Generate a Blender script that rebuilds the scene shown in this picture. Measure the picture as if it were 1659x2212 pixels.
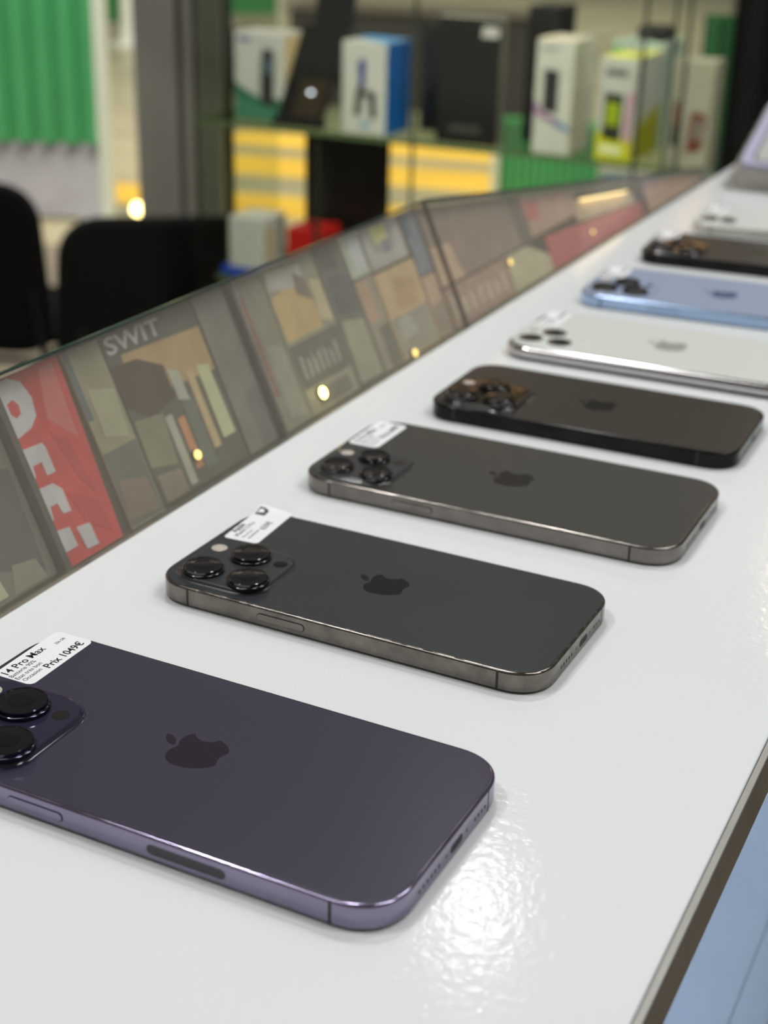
import bpy, bmesh, math, random
from mathutils import Vector, Matrix
from mathutils.geometry import tessellate_polygon

# ---------------------------------------------------------------- start
for o in list(bpy.data.objects):
    bpy.data.objects.remove(o)
S = bpy.context.scene
COL = S.collection
MM = 0.001

# ---------------------------------------------------------------- camera
PITCH, ROLL, CAM_H = 0.412438458, 0.0249661804, 0.236691823
cp, sp, cr, sr = math.cos(PITCH), math.sin(PITCH), math.cos(ROLL), math.sin(ROLL)
fw = Vector((0, cp, -sp)); up0 = Vector((0, sp, cp)); rt0 = Vector((1, 0, 0))
rt = cr * rt0 + sr * up0
up = -sr * rt0 + cr * up0
cam = bpy.data.cameras.new('camera'); camo = bpy.data.objects.new('camera', cam); COL.objects.link(camo)
camo.matrix_world = Matrix(((rt.x, up.x, -fw.x, 0), (rt.y, up.y, -fw.y, 0), (rt.z, up.z, -fw.z, CAM_H), (0, 0, 0, 1)))
cam.sensor_fit = 'AUTO'; cam.sensor_width = 36.0
cam.lens = 3158.2 * 36.0 / 2212.0
cam.clip_start = 0.01; cam.clip_end = 200
cam.dof.use_dof = True
cam.dof.focus_distance = 0.45
cam.dof.aperture_fstop = cam.lens / 1000 / 0.0046
S.camera = camo

# ---------------------------------------------------------------- world, lamps, exposure
W = bpy.data.worlds.new('hall_light'); S.world = W; W.use_nodes = True
bg = W.node_tree.nodes['Background']
bg.inputs[0].default_value = (0.40, 0.39, 0.36, 1)
bg.inputs[1].default_value = 0.42
S.view_settings.view_transform = 'Standard'; S.view_settings.look = 'None'
S.view_settings.exposure = 0.0; S.view_settings.gamma = 1.0; S.view_settings.use_curve_mapping = False

def lamp(name, loc, target, size, power, color=(1, 1, 1), shape='DISK', size_y=None, spread=None):
    l = bpy.data.lights.new(name, 'AREA'); l.shape = shape; l.size = size
    if size_y: l.size_y = size_y
    l.energy = power; l.color = color
    if spread: l.spread = spread
    o = bpy.data.objects.new(name, l); COL.objects.link(o); o.location = loc
    o.rotation_euler = (Vector(target) - Vector(loc)).to_track_quat('-Z', 'Y').to_euler()
    return o
# spot lamps of the kiosk canopy
lamp('canopy_spot_lamp', (0.255, 3.05, 2.2), (0.1, 0.5, 0), 0.15, 1.15, (1.0, 0.97, 0.90))
lamp('canopy_spot_lamp', (1.63, 5.10, 2.2), (0.2, 0.8, 0), 0.12, 1.5, (1.0, 0.78, 0.45))
lamp('canopy_spot_lamp', (-1.1, 0.5, 2.1), (0.0, 0.6, 0), 0.14, 10, (0.98, 0.98, 0.98))
lamp('canopy_spot_lamp', (-0.15, 1.75, 2.3), (0.0, 0.6, 0), 0.22, 14, (0.98, 0.98, 0.97))
# long area lamps above the counter, unseen
lamp('overhead_long_lamp', (1.1, 0.3, 2.2), (0.1, 0.9, 0), 0.35, 19, (0.97, 0.98, 0.98), 'RECTANGLE', 1.6)
lamp('overhead_long_lamp', (-0.8, 0.4, 2.5), (0.2, 1.3, 0), 0.35, 8, (0.97, 0.98, 0.98), 'RECTANGLE', 1.6)
lamp('overhead_long_lamp', (1.25, 1.3, 1.9), (0.25, 1.2, 0), 0.25, 9, (0.97, 0.98, 0.98), 'RECTANGLE', 0.8)  # added to brighten the far end of the counter
# added warm light for the unseen boards that tint the lens reflections
lamp('reflection_board_lamp', (0.9, 6.55, 2.75), (0.9, 7.0, 1.7), 0.08, 78, (1.0, 0.78, 0.54), 'RECTANGLE', 5.0)
bpy.data.objects['reflection_board_lamp'].data.size, bpy.data.objects['reflection_board_lamp'].data.size_y = 5.0, 0.08
# unseen lamps added to brighten the glass cabinet and the hall behind
lamp('cabinet_fill_lamp', (0.3, 0.7, 2.3), (0.1, 2.6, -0.2), 0.20, 9.5, (1.0, 0.97, 0.9), 'DISK', None, math.radians(46))
lamp('hall_fill_lamp', (-6.5, 5.0, 5.0), (-0.8, 9.5, -1.2), 2.0, 230, (1.0, 0.95, 0.84), 'SQUARE', None, math.radians(90))
lamp('hall_fill_lamp', (7.5, 7.0, 5.0), (0.5, 10.5, -1.2), 2.0, 230, (1.0, 0.95, 0.84), 'SQUARE', None, math.radians(90))
lamp('hall_fill_lamp', (1.0, 17.0, 5.5), (1.0, 17.5, -1.2), 2.5, 230, (1.0, 0.94, 0.82), 'SQUARE', None, math.radians(120))
lamp('hall_fill_lamp', (-0.2, 3.0, 4.6), (-0.5, 8.2, -0.9), 1.2, 130, (1.0, 0.96, 0.88), 'SQUARE', None, math.radians(100))

# ---------------------------------------------------------------- materials
def srgb(c):
    out = []
    for v in c:
        v = v / 255.0
        out.append(v / 12.92 if v <= 0.04045 else ((v + 0.055) / 1.055) ** 2.4)
    return (*out, 1.0)

MATS = {}
def mat(name, rgb, rough=0.5, metal=0.0, spec=0.5, coat=0.0, emit=None, noise=None, bump=None, trans=0.0, rnoise=None, ior=None):
    """rgb is an sRGB 0-255 surface colour; noise=(scale, amount) varies colour; rnoise=(scale, amount) roughness; bump=(scale, strength, distance)"""
    if name in MATS: return MATS[name]
    m = bpy.data.materials.new(name); m.use_nodes = True
    nt = m.node_tree; b = nt.nodes['Principled BSDF']
    b.inputs['Base Color'].default_value = srgb(rgb)
    b.inputs['Roughness'].default_value = rough
    b.inputs['Metallic'].default_value = metal
    b.inputs['Specular IOR Level'].default_value = spec
    b.inputs['Coat Weight'].default_value = coat
    b.inputs['Coat Roughness'].default_value = 0.06
    b.inputs['Transmission Weight'].default_value = trans
    if ior: b.inputs['IOR'].default_value = ior
    if emit:
        b.inputs['Emission Color'].default_value = srgb(emit[0]); b.inputs['Emission Strength'].default_value = emit[1]
    tc = nt.nodes.new('ShaderNodeTexCoord')
    def tex(scale, detail=4):
        t = nt.nodes.new('ShaderNodeTexNoise'); t.inputs['Scale'].default_value = scale; t.inputs['Detail'].default_value = detail
        nt.links.new(tc.outputs['Object'], t.inputs['Vector']); return t
    if noise:
        t = tex(noise[0]); mix = nt.nodes.new('ShaderNodeMix'); mix.data_type = 'RGBA'; mix.blend_type = 'MULTIPLY'
        mr = nt.nodes.new('ShaderNodeMapRange'); mr.inputs[1].default_value = 0.3; mr.inputs[2].default_value = 0.7
        mr.inputs[3].default_value = 1.0 - noise[1]; mr.inputs[4].default_value = 1.0 + noise[1]
        nt.links.new(t.outputs['Fac'], mr.inputs[0])
        cmb = nt.nodes.new('ShaderNodeCombineColor')
        for i in range(3): nt.links.new(mr.outputs[0], cmb.inputs[i])
        mix.inputs[0].default_value = 1.0; mix.inputs[6].default_value = srgb(rgb)
        nt.links.new(cmb.outputs[0], mix.inputs[7]); nt.links.new(mix.outputs[2], b.inputs['Base Color'])
    if rnoise:
        t = tex(rnoise[0], 6); mr = nt.nodes.new('ShaderNodeMapRange'); mr.inputs[1].default_value = 0.35; mr.inputs[2].default_value = 0.68
        mr.inputs[3].default_value = max(0.02, rough - rnoise[1]); mr.inputs[4].default_value = rough + rnoise[1]
        nt.links.new(t.outputs['Fac'], mr.inputs[0]); nt.links.new(mr.outputs[0], b.inputs['Roughness'])
    if bump:
        t = tex(bump[0], 2); bm_ = nt.nodes.new('ShaderNodeBump'); bm_.inputs['Strength'].default_value = bump[1]; bm_.inputs['Distance'].default_value = bump[2]
        nt.links.new(t.outputs['Fac'], bm_.inputs['Height']); nt.links.new(bm_.outputs['Normal'], b.inputs['Normal'])
    MATS[name] = m; return m

def glass_mat(name, tint, base_refl=0.04, gain=0.8, power=4.0, rough=0.02, haze=0.0):
    if name in MATS: return MATS[name]
    m = bpy.data.materials.new(name); m.use_nodes = True; nt = m.node_tree
    for n in list(nt.nodes): nt.nodes.remove(n)
    out = nt.nodes.new('ShaderNodeOutputMaterial'); mx = nt.nodes.new('ShaderNodeMixShader')
    tr = nt.nodes.new('ShaderNodeBsdfTransparent'); gl = nt.nodes.new('ShaderNodeBsdfGlossy')
    tr.inputs[0].default_value = (*tint, 1); gl.inputs['Roughness'].default_value = rough
    lw = nt.nodes.new('ShaderNodeLayerWeight'); lw.inputs[0].default_value = 0.5
    pw = nt.nodes.new('ShaderNodeMath'); pw.operation = 'POWER'; pw.inputs[1].default_value = power
    ma = nt.nodes.new('ShaderNodeMath'); ma.operation = 'MULTIPLY_ADD'; ma.inputs[1].default_value = gain; ma.inputs[2].default_value = base_refl
    nt.links.new(lw.outputs['Facing'], pw.inputs[0]); nt.links.new(pw.outputs[0], ma.inputs[0])
    nt.links.new(ma.outputs[0], mx.inputs[0]); nt.links.new(tr.outputs[0], mx.inputs[1]); nt.links.new(gl.outputs[0], mx.inputs[2])
    if haze:
        df = nt.nodes.new('ShaderNodeBsdfDiffuse'); df.inputs[0].default_value = (0.66, 0.60, 0.50, 1); m2 = nt.nodes.new('ShaderNodeMixShader'); m2.inputs[0].default_value = haze
        nt.links.new(mx.outputs[0], m2.inputs[1]); nt.links.new(df.outputs[0], m2.inputs[2]); nt.links.new(m2.outputs[0], out.inputs[0])
    else: nt.links.new(mx.outputs[0], out.inputs[0])
    MATS[name] = m; return m

# ---------------------------------------------------------------- mesh helpers
def link(name, me, parent=None):
    o = bpy.data.objects.new(name, me); COL.objects.link(o)
    if parent is not None: o.parent = parent
    return o

def sharp_caps(me):
    # flat end faces keep their true normal
    keys = set(k for p in me.polygons if len(p.vertices) > 8 for k in p.edge_keys)
    if not keys: return
    att = me.attributes.get('sharp_edge') or me.attributes.new('sharp_edge', 'BOOLEAN', 'EDGE')
    for e in me.edges:
        if e.key in keys: att.data[e.index].value = True

def mesh_from(name, verts, faces, m, parent=None, smooth=None):
    me = bpy.data.meshes.new(name); me.from_pydata([tuple(v) for v in verts], [], faces); me.validate(); me.update()
    b = bmesh.new(); b.from_mesh(me); bmesh.ops.recalc_face_normals(b, faces=b.faces); b.to_mesh(me); b.free()
    if m: me.materials.append(m)
    if smooth is not None:
        me.shade_smooth(); me.set_sharp_from_angle(angle=math.radians(smooth)); sharp_caps(me)
    return link(name, me, parent)

def thing(name, label, cat, loc=(0, 0, 0), rz=0.0, group=None):
    o = bpy.data.objects.new(name, None); COL.objects.link(o); o.empty_display_size = 0.02
    o.location = loc; o.rotation_euler = (0, 0, rz); o['label'] = label; o['category'] = cat
    if group: o['group'] = group
    return o
def tag(o, label, cat, group=None):
    o['label'] = label; o['category'] = cat
    if group: o['group'] = group
    return o
def struct(o):
    o['kind'] = 'structure'; return o

def loft(rings, cap=True):
    """rings: list of equal-length lists of 3D points -> verts, faces"""
    v = []; f = []; n = len(rings[0])
    for r in rings: v += [tuple(p) for p in r]
    for k in range(len(rings) - 1):
        for i in range(n):
            j = (i + 1) % n
            f.append((k * n + i, k * n + j, (k + 1) * n + j, (k + 1) * n + i))
    if cap:
        f.append(tuple(range(n - 1, -1, -1))); f.append(tuple(range((len(rings) - 1) * n, len(rings) * n)))
    return v, f

def squircle(x0, y0, x1, y1, R, n=2.25, seg=12):
    """rounded rectangle outline with continuous corners, counter-clockwise"""
    pts = []
    for cx, cy, q in ((x1 - R, y1 - R, 0), (x0 + R, y1 - R, 1), (x0 + R, y0 + R, 2), (x1 - R, y0 + R, 3)):
        for k in range(seg + 1):
            a = q * math.pi / 2 + k / seg * math.pi / 2
            c, s = math.cos(a), math.sin(a)
            pts.append((cx + R * math.copysign(abs(c) ** (2 / n), c), cy + R * math.copysign(abs(s) ** (2 / n), s)))
    return pts

def slab(name, x0, y0, x1, y1, R, prof, m, parent, n=2.25, seg=12, off=(0, 0, 0), sc=MM, smooth=35):
    """stack of rounded-rectangle outlines; prof = [(inset, z)]"""
    rings = []
    for ins, z in prof:
        r = max(R - ins, 0.2)
        rings.append([((x + off[0]) * sc, (y + off[1]) * sc, (z + off[2]) * sc) for x, y in squircle(x0 + ins, y0 + ins, x1 - ins, y1 - ins, r, n, seg)])
    v, f = loft(rings); return mesh_from(name, v, f, m, parent, smooth)

def lathe(name, cx, cy, prof, m, parent, seg=40, off=(0, 0, 0), sc=MM, smooth=35):
    rings = [[((cx + off[0] + r * math.cos(2 * math.pi * i / seg)) * sc, (cy + off[1] + r * math.sin(2 * math.pi * i / seg)) * sc, (z + off[2]) * sc) for i in range(seg)] for r, z in prof]
    v, f = loft(rings); return mesh_from(name, v, f, m, parent, smooth)

def box_bm(b, x0, y0, z0, x1, y1, z1):
    vs = [b.verts.new((x, y, z)) for z in (z0, z1) for x, y in ((x0, y0), (x1, y0), (x1, y1), (x0, y1))]
    for q in ((3, 2, 1, 0), (4, 5, 6, 7), (0, 1, 5, 4), (1, 2, 6, 5), (2, 3, 7, 6), (3, 0, 4, 7)):
        b.faces.new([vs[i] for i in q])

def box(name, x0, y0, z0, x1, y1, z1, m, parent=None, bev=0.0, seg=2, M=None):
    b = bmesh.new(); box_bm(b, min(x0, x1), min(y0, y1), min(z0, z1), max(x0, x1), max(y0, y1), max(z0, z1))
    if bev: bmesh.ops.bevel(b, geom=b.edges[:], offset=bev, segments=seg, affect='EDGES', profile=0.5)
    if M is not None: bmesh.ops.transform(b, matrix=M, verts=b.verts)
    me = bpy.data.meshes.new(name); b.to_mesh(me); b.free(); me.materials.append(m)
    if bev: me.shade_smooth(); me.set_sharp_from_angle(angle=math.radians(14))
    return link(name, me, parent)

def prism(name, poly, z0, z1, m, parent=None, M=None, bev=0.0):
    """extrude a 2D polygon (x,y) from z0 to z1; M maps to the parent's space"""
    n = len(poly); tri = tessellate_polygon([[Vector((x, y, 0)) for x, y in poly]])
    v = [(x, y, z0) for x, y in poly] + [(x, y, z1) for x, y in poly]
    f = [tuple(reversed(t)) for t in tri] + [tuple(i + n for i in t) for t in tri] + [(i, (i + 1) % n, (i + 1) % n + n, i + n) for i in range(n)]
    if M is not None: v = [M @ Vector(p) for p in v]
    return mesh_from(name, v, f, m, parent)

def tube(name, pts, r, m, parent=None, seg=10):
    rings = []; P = [Vector(p) for p in pts]
    for i, p in enumerate(P):
        d = (P[min(i + 1, len(P) - 1)] - P[max(i - 1, 0)]).normalized()
        a = d.orthogonal().normalized(); b = d.cross(a)
        if rings and a.dot(pa) < 0.99: 
            a = (pa - d * pa.dot(d)).normalized(); b = d.cross(a)
        pa = a
        rings.append([p + r * (math.cos(2 * math.pi * k / seg) * a + math.sin(2 * math.pi * k / seg) * b) for k in range(seg)])
    v, f = loft(rings); return mesh_from(name, v, f, m, parent, 40)

def text(name, body, width, m, parent, M, depth=0.00002, bold=0.0):
    """lettering as a mesh, lower left at the origin of M, scaled to the given width"""
    cu = bpy.data.curves.new('lettering', 'FONT'); cu.body = body; cu.size = 1.0; cu.resolution_u = 3; cu.offset = bold
    t = bpy.data.objects.new('lettering', cu); COL.objects.link(t)
    bpy.context.view_layer.update()
    dg = bpy.context.evaluated_depsgraph_get(); me = bpy.data.meshes.new_from_object(t.evaluated_get(dg))
    bpy.data.objects.remove(t)
    xs = [v.co.x for v in me.vertices] or [0, 1]
    x0, w = min(xs), max(xs) - min(xs); k = width / w
    for v in me.vertices: v.co = M @ Vector(((v.co.x - x0) * k, v.co.y * k, depth))
    me.materials.clear(); me.materials.append(m)
    return link(name, me, parent)

# the outline of the fruit emblem on the phone backs, from bezier segments in a 24-unit square
def emblem_outline():
    body0 = (12.152, 6.896)
    body = [(-.948, 0, -2.415, -1.078, -3.96, -1.04), (-2.04, .027, -3.91, 1.183, -4.961, 3.014), (-2.117, 3.675, -.546, 9.103, 1.519, 12.09),
            (1.013, 1.454, 2.208, 3.09, 3.792, 3.039), (1.52, -.065, 2.09, -.987, 3.935, -.987), (1.831, 0, 2.35, .987, 3.96, .948),
            (1.637, -.026, 2.676, -1.48, 3.676, -2.948), (1.156, -1.688, 1.636, -3.325, 1.662, -3.415), (-.039, -.013, -3.182, -1.221, -3.22, -4.857),
            (-.026, -3.04, 2.48, -4.494, 2.597, -4.559), (-1.429, -2.09, -3.623, -2.324, -4.39, -2.376), (-2, -.156, -3.675, 1.09, -4.61, 1.09)]
    leaf0 = (15.53, 3.83)
    leaf = [(.843, -1.012, 1.4, -2.427, 1.245, -3.83), (-1.207, .052, -2.662, .805, -3.532, 1.818), (-.78, .896, -1.454, 2.338, -1.273, 3.714), (1.338, .104, 2.715, -.688, 3.559, -1.701)]
    res = []
    for p0, segs in ((body0, body), (leaf0, leaf)):
        pts = []; x, y = p0
        for a, b, c, d, e, f in segs:
            for k in range(8):
                t = k / 8; u = 1 - t
                px = x + 3 * u * u * t * a + 3 * u * t * t * c + t ** 3 * e
                py = y + 3 * u * u * t * b + 3 * u * t * t * d + t ** 3 * f
                if not pts or (px - pts[-1][0]) ** 2 + (py - pts[-1][1]) ** 2 > 1e-6: pts.append((px, py))
            x += e; y += f
        res.append(pts)
    return res
EMBLEM = emblem_outline()

# ---------------------------------------------------------------- frames of reference
ANG = math.radians(64.1)
C0 = Vector((-0.1304, 0.4423, 0.0))                         # a point on the counter's rear edge
E_ = Vector((math.cos(ANG), math.sin(ANG), 0))              # along the counter
L_ = Vector((-math.sin(ANG), math.cos(ANG), 0))             # towards the seller's side
def frame_matrix(o, x, y, z):
    return Matrix(((x.x, y.x, z.x, o.x), (x.y, y.y, z.y, o.y), (x.z, y.z, z.z, o.z), (0, 0, 0, 1)))
FLOOR_Z = -1.25

# ================================================================ setting: floor of the hall
m_floor = mat('hall_floor_vinyl', (158, 152, 124), 0.36, noise=(0.7, 0.10), rnoise=(2.0, 0.1))
fl = bpy.data.objects.new('x', None); bpy.data.objects.remove(fl)
m_carpet = mat('brown_grey_carpet', (112, 104, 92), 0.9, noise=(60, 0.15))
floor = struct(box('floor', -14, -3, FLOOR_Z - 0.05, 14, 34, FLOOR_Z, m_floor))
box('carpet', -9, -2.5, FLOOR_Z + 0.0002, 9, 6.15, FLOOR_Z + 0.004, m_carpet, floor)
m_yel = mat('yellow_floor_marking', (226, 184, 70), 0.45, noise=(1.5, 0.10))
def stripe(x0, y0, x1, y1, w):
    d = Vector((x1 - x0, y1 - y0, 0)); n = Vector((-d.y, d.x, 0)).normalized() * w / 2
    c = [Vector((x0, y0, 0)) + n, Vector((x0, y0, 0)) - n, Vector((x1, y1, 0)) - n, Vector((x1, y1, 0)) + n]
    prism('floor_marking', [(p.x, p.y) for p in c], FLOOR_Z + 0.0005, FLOOR_Z + 0.003, m_yel, floor)
stripe(-1.0, 9.0, 0.75, 8.5, 0.46)
stripe(-1.1, 8.2, 0.75, 7.7, 0.54)
stripe(-2.6, 7.62, 0.75, 6.68, 0.44)

# ================================================================ the phone counter
CM = frame_matrix(C0, E_, -L_, Vector((0, 0, 1)))           # x along counter, y towards the customer side (right), z up
counter = thing('phone_counter', 'long white glossy display counter with steel edge trim and lit glass front', 'counter', tuple(C0 + E_ * 0.2 - L_ * 0.125 + Vector((0, 0, FLOOR_Z))))
CI = Matrix.Translation(-Vector(counter.location))
def cbox(name, x0, y0, z0, x1, y1, z1, m, bev=0.0, seg=2):
    return box(name, x0, y0, z0, x1, y1, z1, m, counter, bev, seg, CI @ CM)
m_white = mat('white_gloss_laminate', (232, 235, 235), 0.11, spec=0.5, bump=(430, 0.085, 0.001), noise=(9, 0.012))
m_white.node_tree.nodes['Principled BSDF'].inputs['Coat Weight'].default_value = 0.0
cbox('counter_top', -0.75, 0.0, -0.019, 1.21, 0.251, 0.0, m_white, 0.0006)
m_alu = mat('satin_aluminium', (205, 205, 200), 0.30, metal=0.6, noise=(40, 0.05))
m_steel = mat('polished_trim_steel', (228, 225, 218), 0.14, metal=1.0, rnoise=(25, 0.05), noise=(16, 0.25))  # colour patches stand in for reflections of the surroundings
cbox('trim_lip', -0.75, 0.2512, -0.0022, 1.21, 0.2532, -0.0006, m_alu, 0.0003, 2)
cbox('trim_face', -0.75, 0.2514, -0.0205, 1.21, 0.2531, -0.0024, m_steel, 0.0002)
m_pale = mat('pale_blue_showcase_board', (200, 212, 220), 0.45, noise=(5, 0.06))
m_cglass = glass_mat('counter_front_glass', (0.90, 0.95, 0.97), 0.05, 0.55, 5)
cbox('front_glass', -0.75, 0.2470, -0.95, 1.21, 0.2522, -0.0210, m_cglass)
cbox('showcase_shelf', -0.75, 0.03, -0.245, 1.21, 0.2465, -0.237, m_pale)
cbox('shelf_seam', -0.75, 0.2306, -0.2368, 1.21, 0.2315, -0.2362, mat('grey_shelf_seam', (136, 146, 148), 0.5))
cbox('showcase_shelf', -0.75, 0.03, -0.62, 1.21, 0.236, -0.612, m_pale)
cbox('back_panel', -0.75, 0.004, -0.97, 1.21, 0.022, -0.0195, m_pale)
cbox('plinth', -0.75, 0.004, FLOOR_Z, 1.21, 0.25, -0.955, mat('plinth_laminate', (70, 68, 64), 0.5, noise=(6, 0.05)))
m_led = mat('cool_showcase_led', (235, 240, 255), 0.5, emit=((226, 228, 255), 38.0))
cbox('led_strip', -0.74, 0.226, -0.0225, 1.20, 0.232, -0.0196, m_led)
cbox('rubber_stop', 0.1185, 0.2450, -0.0275, 0.1225, 0.2530, -0.0208, mat('black_rubber', (14, 14, 14), 0.6))

# ================================================================ phones
def pill(x0, x1, z0, z1, seg=8):
    r = (z1 - z0) / 2; zc = (z0 + z1) / 2; pts = []
    for k in range(seg + 1):
        a = -math.pi / 2 + math.pi * k / seg; pts.append((x1 - r + r * math.cos(a), zc + r * math.sin(a)))
    for k in range(seg + 1):
        a = math.pi / 2 + math.pi * k / seg; pts.append((x0 + r + r * math.cos(a), zc + r * math.sin(a)))
    return pts
m_black_glass = mat('lens_black_glass', (5, 6, 9), 0.04, spec=0.55)
m_seam = mat('antenna_band_grey', (38, 37, 38), 0.5)
m_hole = mat('black_opening', (6, 6, 6), 0.6)
m_paper = mat('label_paper_white', (244, 244, 246), 0.45)
m_ink = mat('label_ink_black', (18, 18, 20), 0.5)
m_flash = mat('flash_lens_frosted', (196, 186, 176), 0.22, spec=0.6, noise=(600, 0.18))
m_screen = mat('screen_black_glass', (8, 8, 9), 0.08)

def make_phone(label, x, y, deg, L, Wd, T, R, back, frame_m, cam_sp, logo_m, group='phones lying face down on the white counter', round_edge=False,
               button=None, bands=(), end_band=None, window=None, end_holes=None, lens_ring=None, emblem=None, glass_n=2.25):
    a = math.radians(deg); c, s = math.cos(a), math.sin(a)
    cxw = x + c * L / 2 - s * Wd / 2; cyw = y + s * L / 2 + c * Wd / 2
    root = thing('smartphone', label, 'phone', (cxw * MM, cyw * MM, 0.0), a, group)
    O = (-L / 2, -Wd / 2, 0)
    # screen underneath, frame band, back glass
    if round_edge:
        slab('screen', 2.2, 2.2, L - 2.2, Wd - 2.2, R - 2.2, [(0.5, 0.02), (0.0, 0.35), (0.0, 1.0)], m_screen, root, off=O)
        prof = []
        for k in range(15):
            t = math.radians(-78 + 156 * k / 14); rr = (T - 0.9) / 2
            prof.append((rr * 1.0 - rr * math.cos(t), 0.45 + rr + rr * math.sin(t)))
        prof = [(prof[0][0] + 1.2, prof[0][1] + 0.05)] + prof + [(prof[-1][0] + 1.2, prof[-1][1] - 0.05)]
        slab('frame', 0, 0, L, Wd, R, prof, frame_m, root, off=O, smooth=60)
        g0 = 2.7
        slab('back_glass', g0, g0, L - g0, Wd - g0, R - g0, [(0.0, T - 0.9), (0.0, T - 0.35), (0.25, T - 0.12), (0.8, T)], back, root, off=O)
    else:
        slab('screen', 0.7, 0.7, L - 0.7, Wd - 0.7, R - 0.7, [(0.35, 0.02), (0.0, 0.25), (0.0, 0.62)], m_screen, root, off=O)
        slab('frame', 0, 0, L, Wd, R, [(0.9, 0.55), (0.35, 0.6), (0.0, 0.95), (0.0, 1.1), (0.0, T - 0.9), (0.0, T - 0.75), (0.12, T - 0.45), (0.5, T - 0.12), (0.85, T - 0.06)], frame_m, root, off=O, smooth=50)
        slab('back_glass', 0.95, 0.95, L - 0.95, Wd - 0.95, R - 0.95, [(0.0, T - 0.8), (0.0, T - 0.15), (0.12, T - 0.03), (0.5, T)], back, root, off=O)
    # emblem: top of the fruit towards the camera end
    ex, ey, eh = emblem or (L / 2 - 1.5, Wd / 2, 20.0)
    k = eh / 24.0
    for pts in EMBLEM:
        poly = [((ex + (py - 12) * k + O[0]) * MM, (ey + (px - 12) * k + O[1]) * MM) for px, py in pts]
        prism('emblem', poly, (T + 0.005) * MM, (T + 0.04) * MM, logo_m, root)
    # camera plateau, lenses, flash, range sensor
    if cam_sp:
        px0, py0, px1, py1 = cam_sp['plate']; H = cam_sp['h']; pr = cam_sp.get('r', 10.0)
        plate_m = cam_sp.get('mat', back)
        slab('camera_plateau', px0, py0, px1, py1, pr, [(-1.5, T - 0.05), (-1.45, T + 0.03), (-0.95, T + 0.15), (-0.45, T + 0.4 * H), (-0.1, T + 0.8 * H), (0.15, T + 0.95 * H), (0.7, T + H)], plate_m, root, off=O)
        z = T + H; hl = cam_sp['lh']
        for lx, ly, lr in cam_sp['lenses']:
            ring = lathe('camera_lens', lx, ly, [(lr, z - 0.05), (lr, z + 0.42 * hl), (lr - 0.25, z + 0.5 * hl), (lr - 0.62, z + 0.52 * hl), (lr - 0.66, z + 0.9 * hl),
                                                  (lr - 0.9, z + hl), (lr - 1.35, z + hl), (lr - 1.4, z + hl - 0.12)], lens_ring, root, off=O)
            lathe('lens_glass', lx, ly, [(lr - 1.42, z + hl - 0.5), (lr - 1.42, z + hl - 0.12), (lr * 0.62, z + hl - 0.06), (lr * 0.3, z + hl - 0.03), (0.05, z + hl - 0.02)], m_black_glass, ring, off=O)
            lathe('lens_element', lx, ly, [(lr * 0.50, z + hl - 0.04), (lr * 0.47, z + hl - 0.005), (lr * 0.25, z + hl + 0.012), (0.05, z + hl + 0.018)], mat('lens_coating', (6, 7, 14), 0.10, spec=0.4), ring, off=O)
        if 'flash' in cam_sp:
            fx, fy, fr = cam_sp['flash']
            lathe('flash', fx, fy, [(fr, z - 0.05), (fr, z + 0.12), (fr - 0.2, z + 0.2), (0.05, z + 0.22)], m_flash, root, off=O)
        if 'sensor' in cam_sp:
            fx, fy, fr = cam_sp['sensor']
            lathe('range_sensor', fx, fy, [(fr, z - 0.05), (fr, z + 0.03), (0.05, z + 0.05)], cam_sp.get('sensor_mat', m_black_glass), root, off=O)
            slab('microphone_hole', fx - 0.5, fy + 5.0, fx + 0.5, fy + 6.0, 0.5, [(0, z - 0.02), (0, z + 0.04)], m_hole, root, off=O, seg=4)
    # details on the long near side: pieces extruded from the side face
    sideM = Matrix.Translation(Vector((O[0] * MM, O[1] * MM, 0))) @ Matrix(((1, 0, 0, 0), (0, 0, -1, 0), (0, 1, 0, 0), (0, 0, 0, 1)))
    zc = T / 2
    def side(name, poly, d0, d1, m, par):
        return prism(name, [(px * MM, pz * MM) for px, pz in poly], d0 * MM, d1 * MM, m, par, sideM)
    if not round_edge:
        if button:
            bt = side('power_button', pill(button[0], button[1], zc - 1.25, zc + 1.25), -0.3, 0.28, frame_m, root)
            side('button_gap', pill(button[0] - 0.28, button[1] + 0.28, zc - 1.55, zc + 1.5), -0.3, 0.03, m_hole, bt)
        if window:
            side('antenna_window', pill(window[0], window[1], zc - 1.55, zc + 1.55), -0.3, 0.03, mat('antenna_window_grey', (64, 63, 70), 0.35), root)
        for bx in bands:
            side('antenna_band', [(bx - 0.45, 0.75), (bx + 0.45, 0.75), (bx + 0.45, T - 0.5), (bx - 0.45, T - 0.5)], -0.2, 0.02, m_seam, root)
        endM = Matrix.Translation(Vector(((L + O[0]) * MM, O[1] * MM, 0))) @ Matrix(((0, 0, 1, 0), (1, 0, 0, 0), (0, 1, 0, 0), (0, 0, 0, 1)))
        def end(name, poly, d0, d1, m):
            return prism(name, [(py * MM, pz * MM) for py, pz in poly], d0 * MM, d1 * MM, m, root, endM)
        if end_band:
            end('antenna_band', [(end_band - 0.35, 0.8), (end_band + 0.35, 0.8), (end_band + 0.35, T - 0.5), (end_band - 0.35, T - 0.5)], -0.2, 0.02, m_seam)
        if end_holes:
            zh = T / 2 - 0.3
            for hy in end_holes['holes']:
                end('speaker_hole', pill(hy - 0.62, hy + 0.62, zh - 0.62, zh + 0.62, 5), -0.3, 0.02, m_hole)
            for hy in end_holes['screws']:
                end('screw', pill(hy - 0.6, hy + 0.6, zh - 0.6, zh + 0.6, 5), -0.3, 0.02, mat('screw_grey', (40, 38, 40), 0.3, metal=0.8))
            p0, p1 = end_holes['port']
            end('charging_port', pill(p0, p1, zh - 1.3, zh + 1.3), -0.3, 0.02, m_hole)
    return root, O

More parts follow.
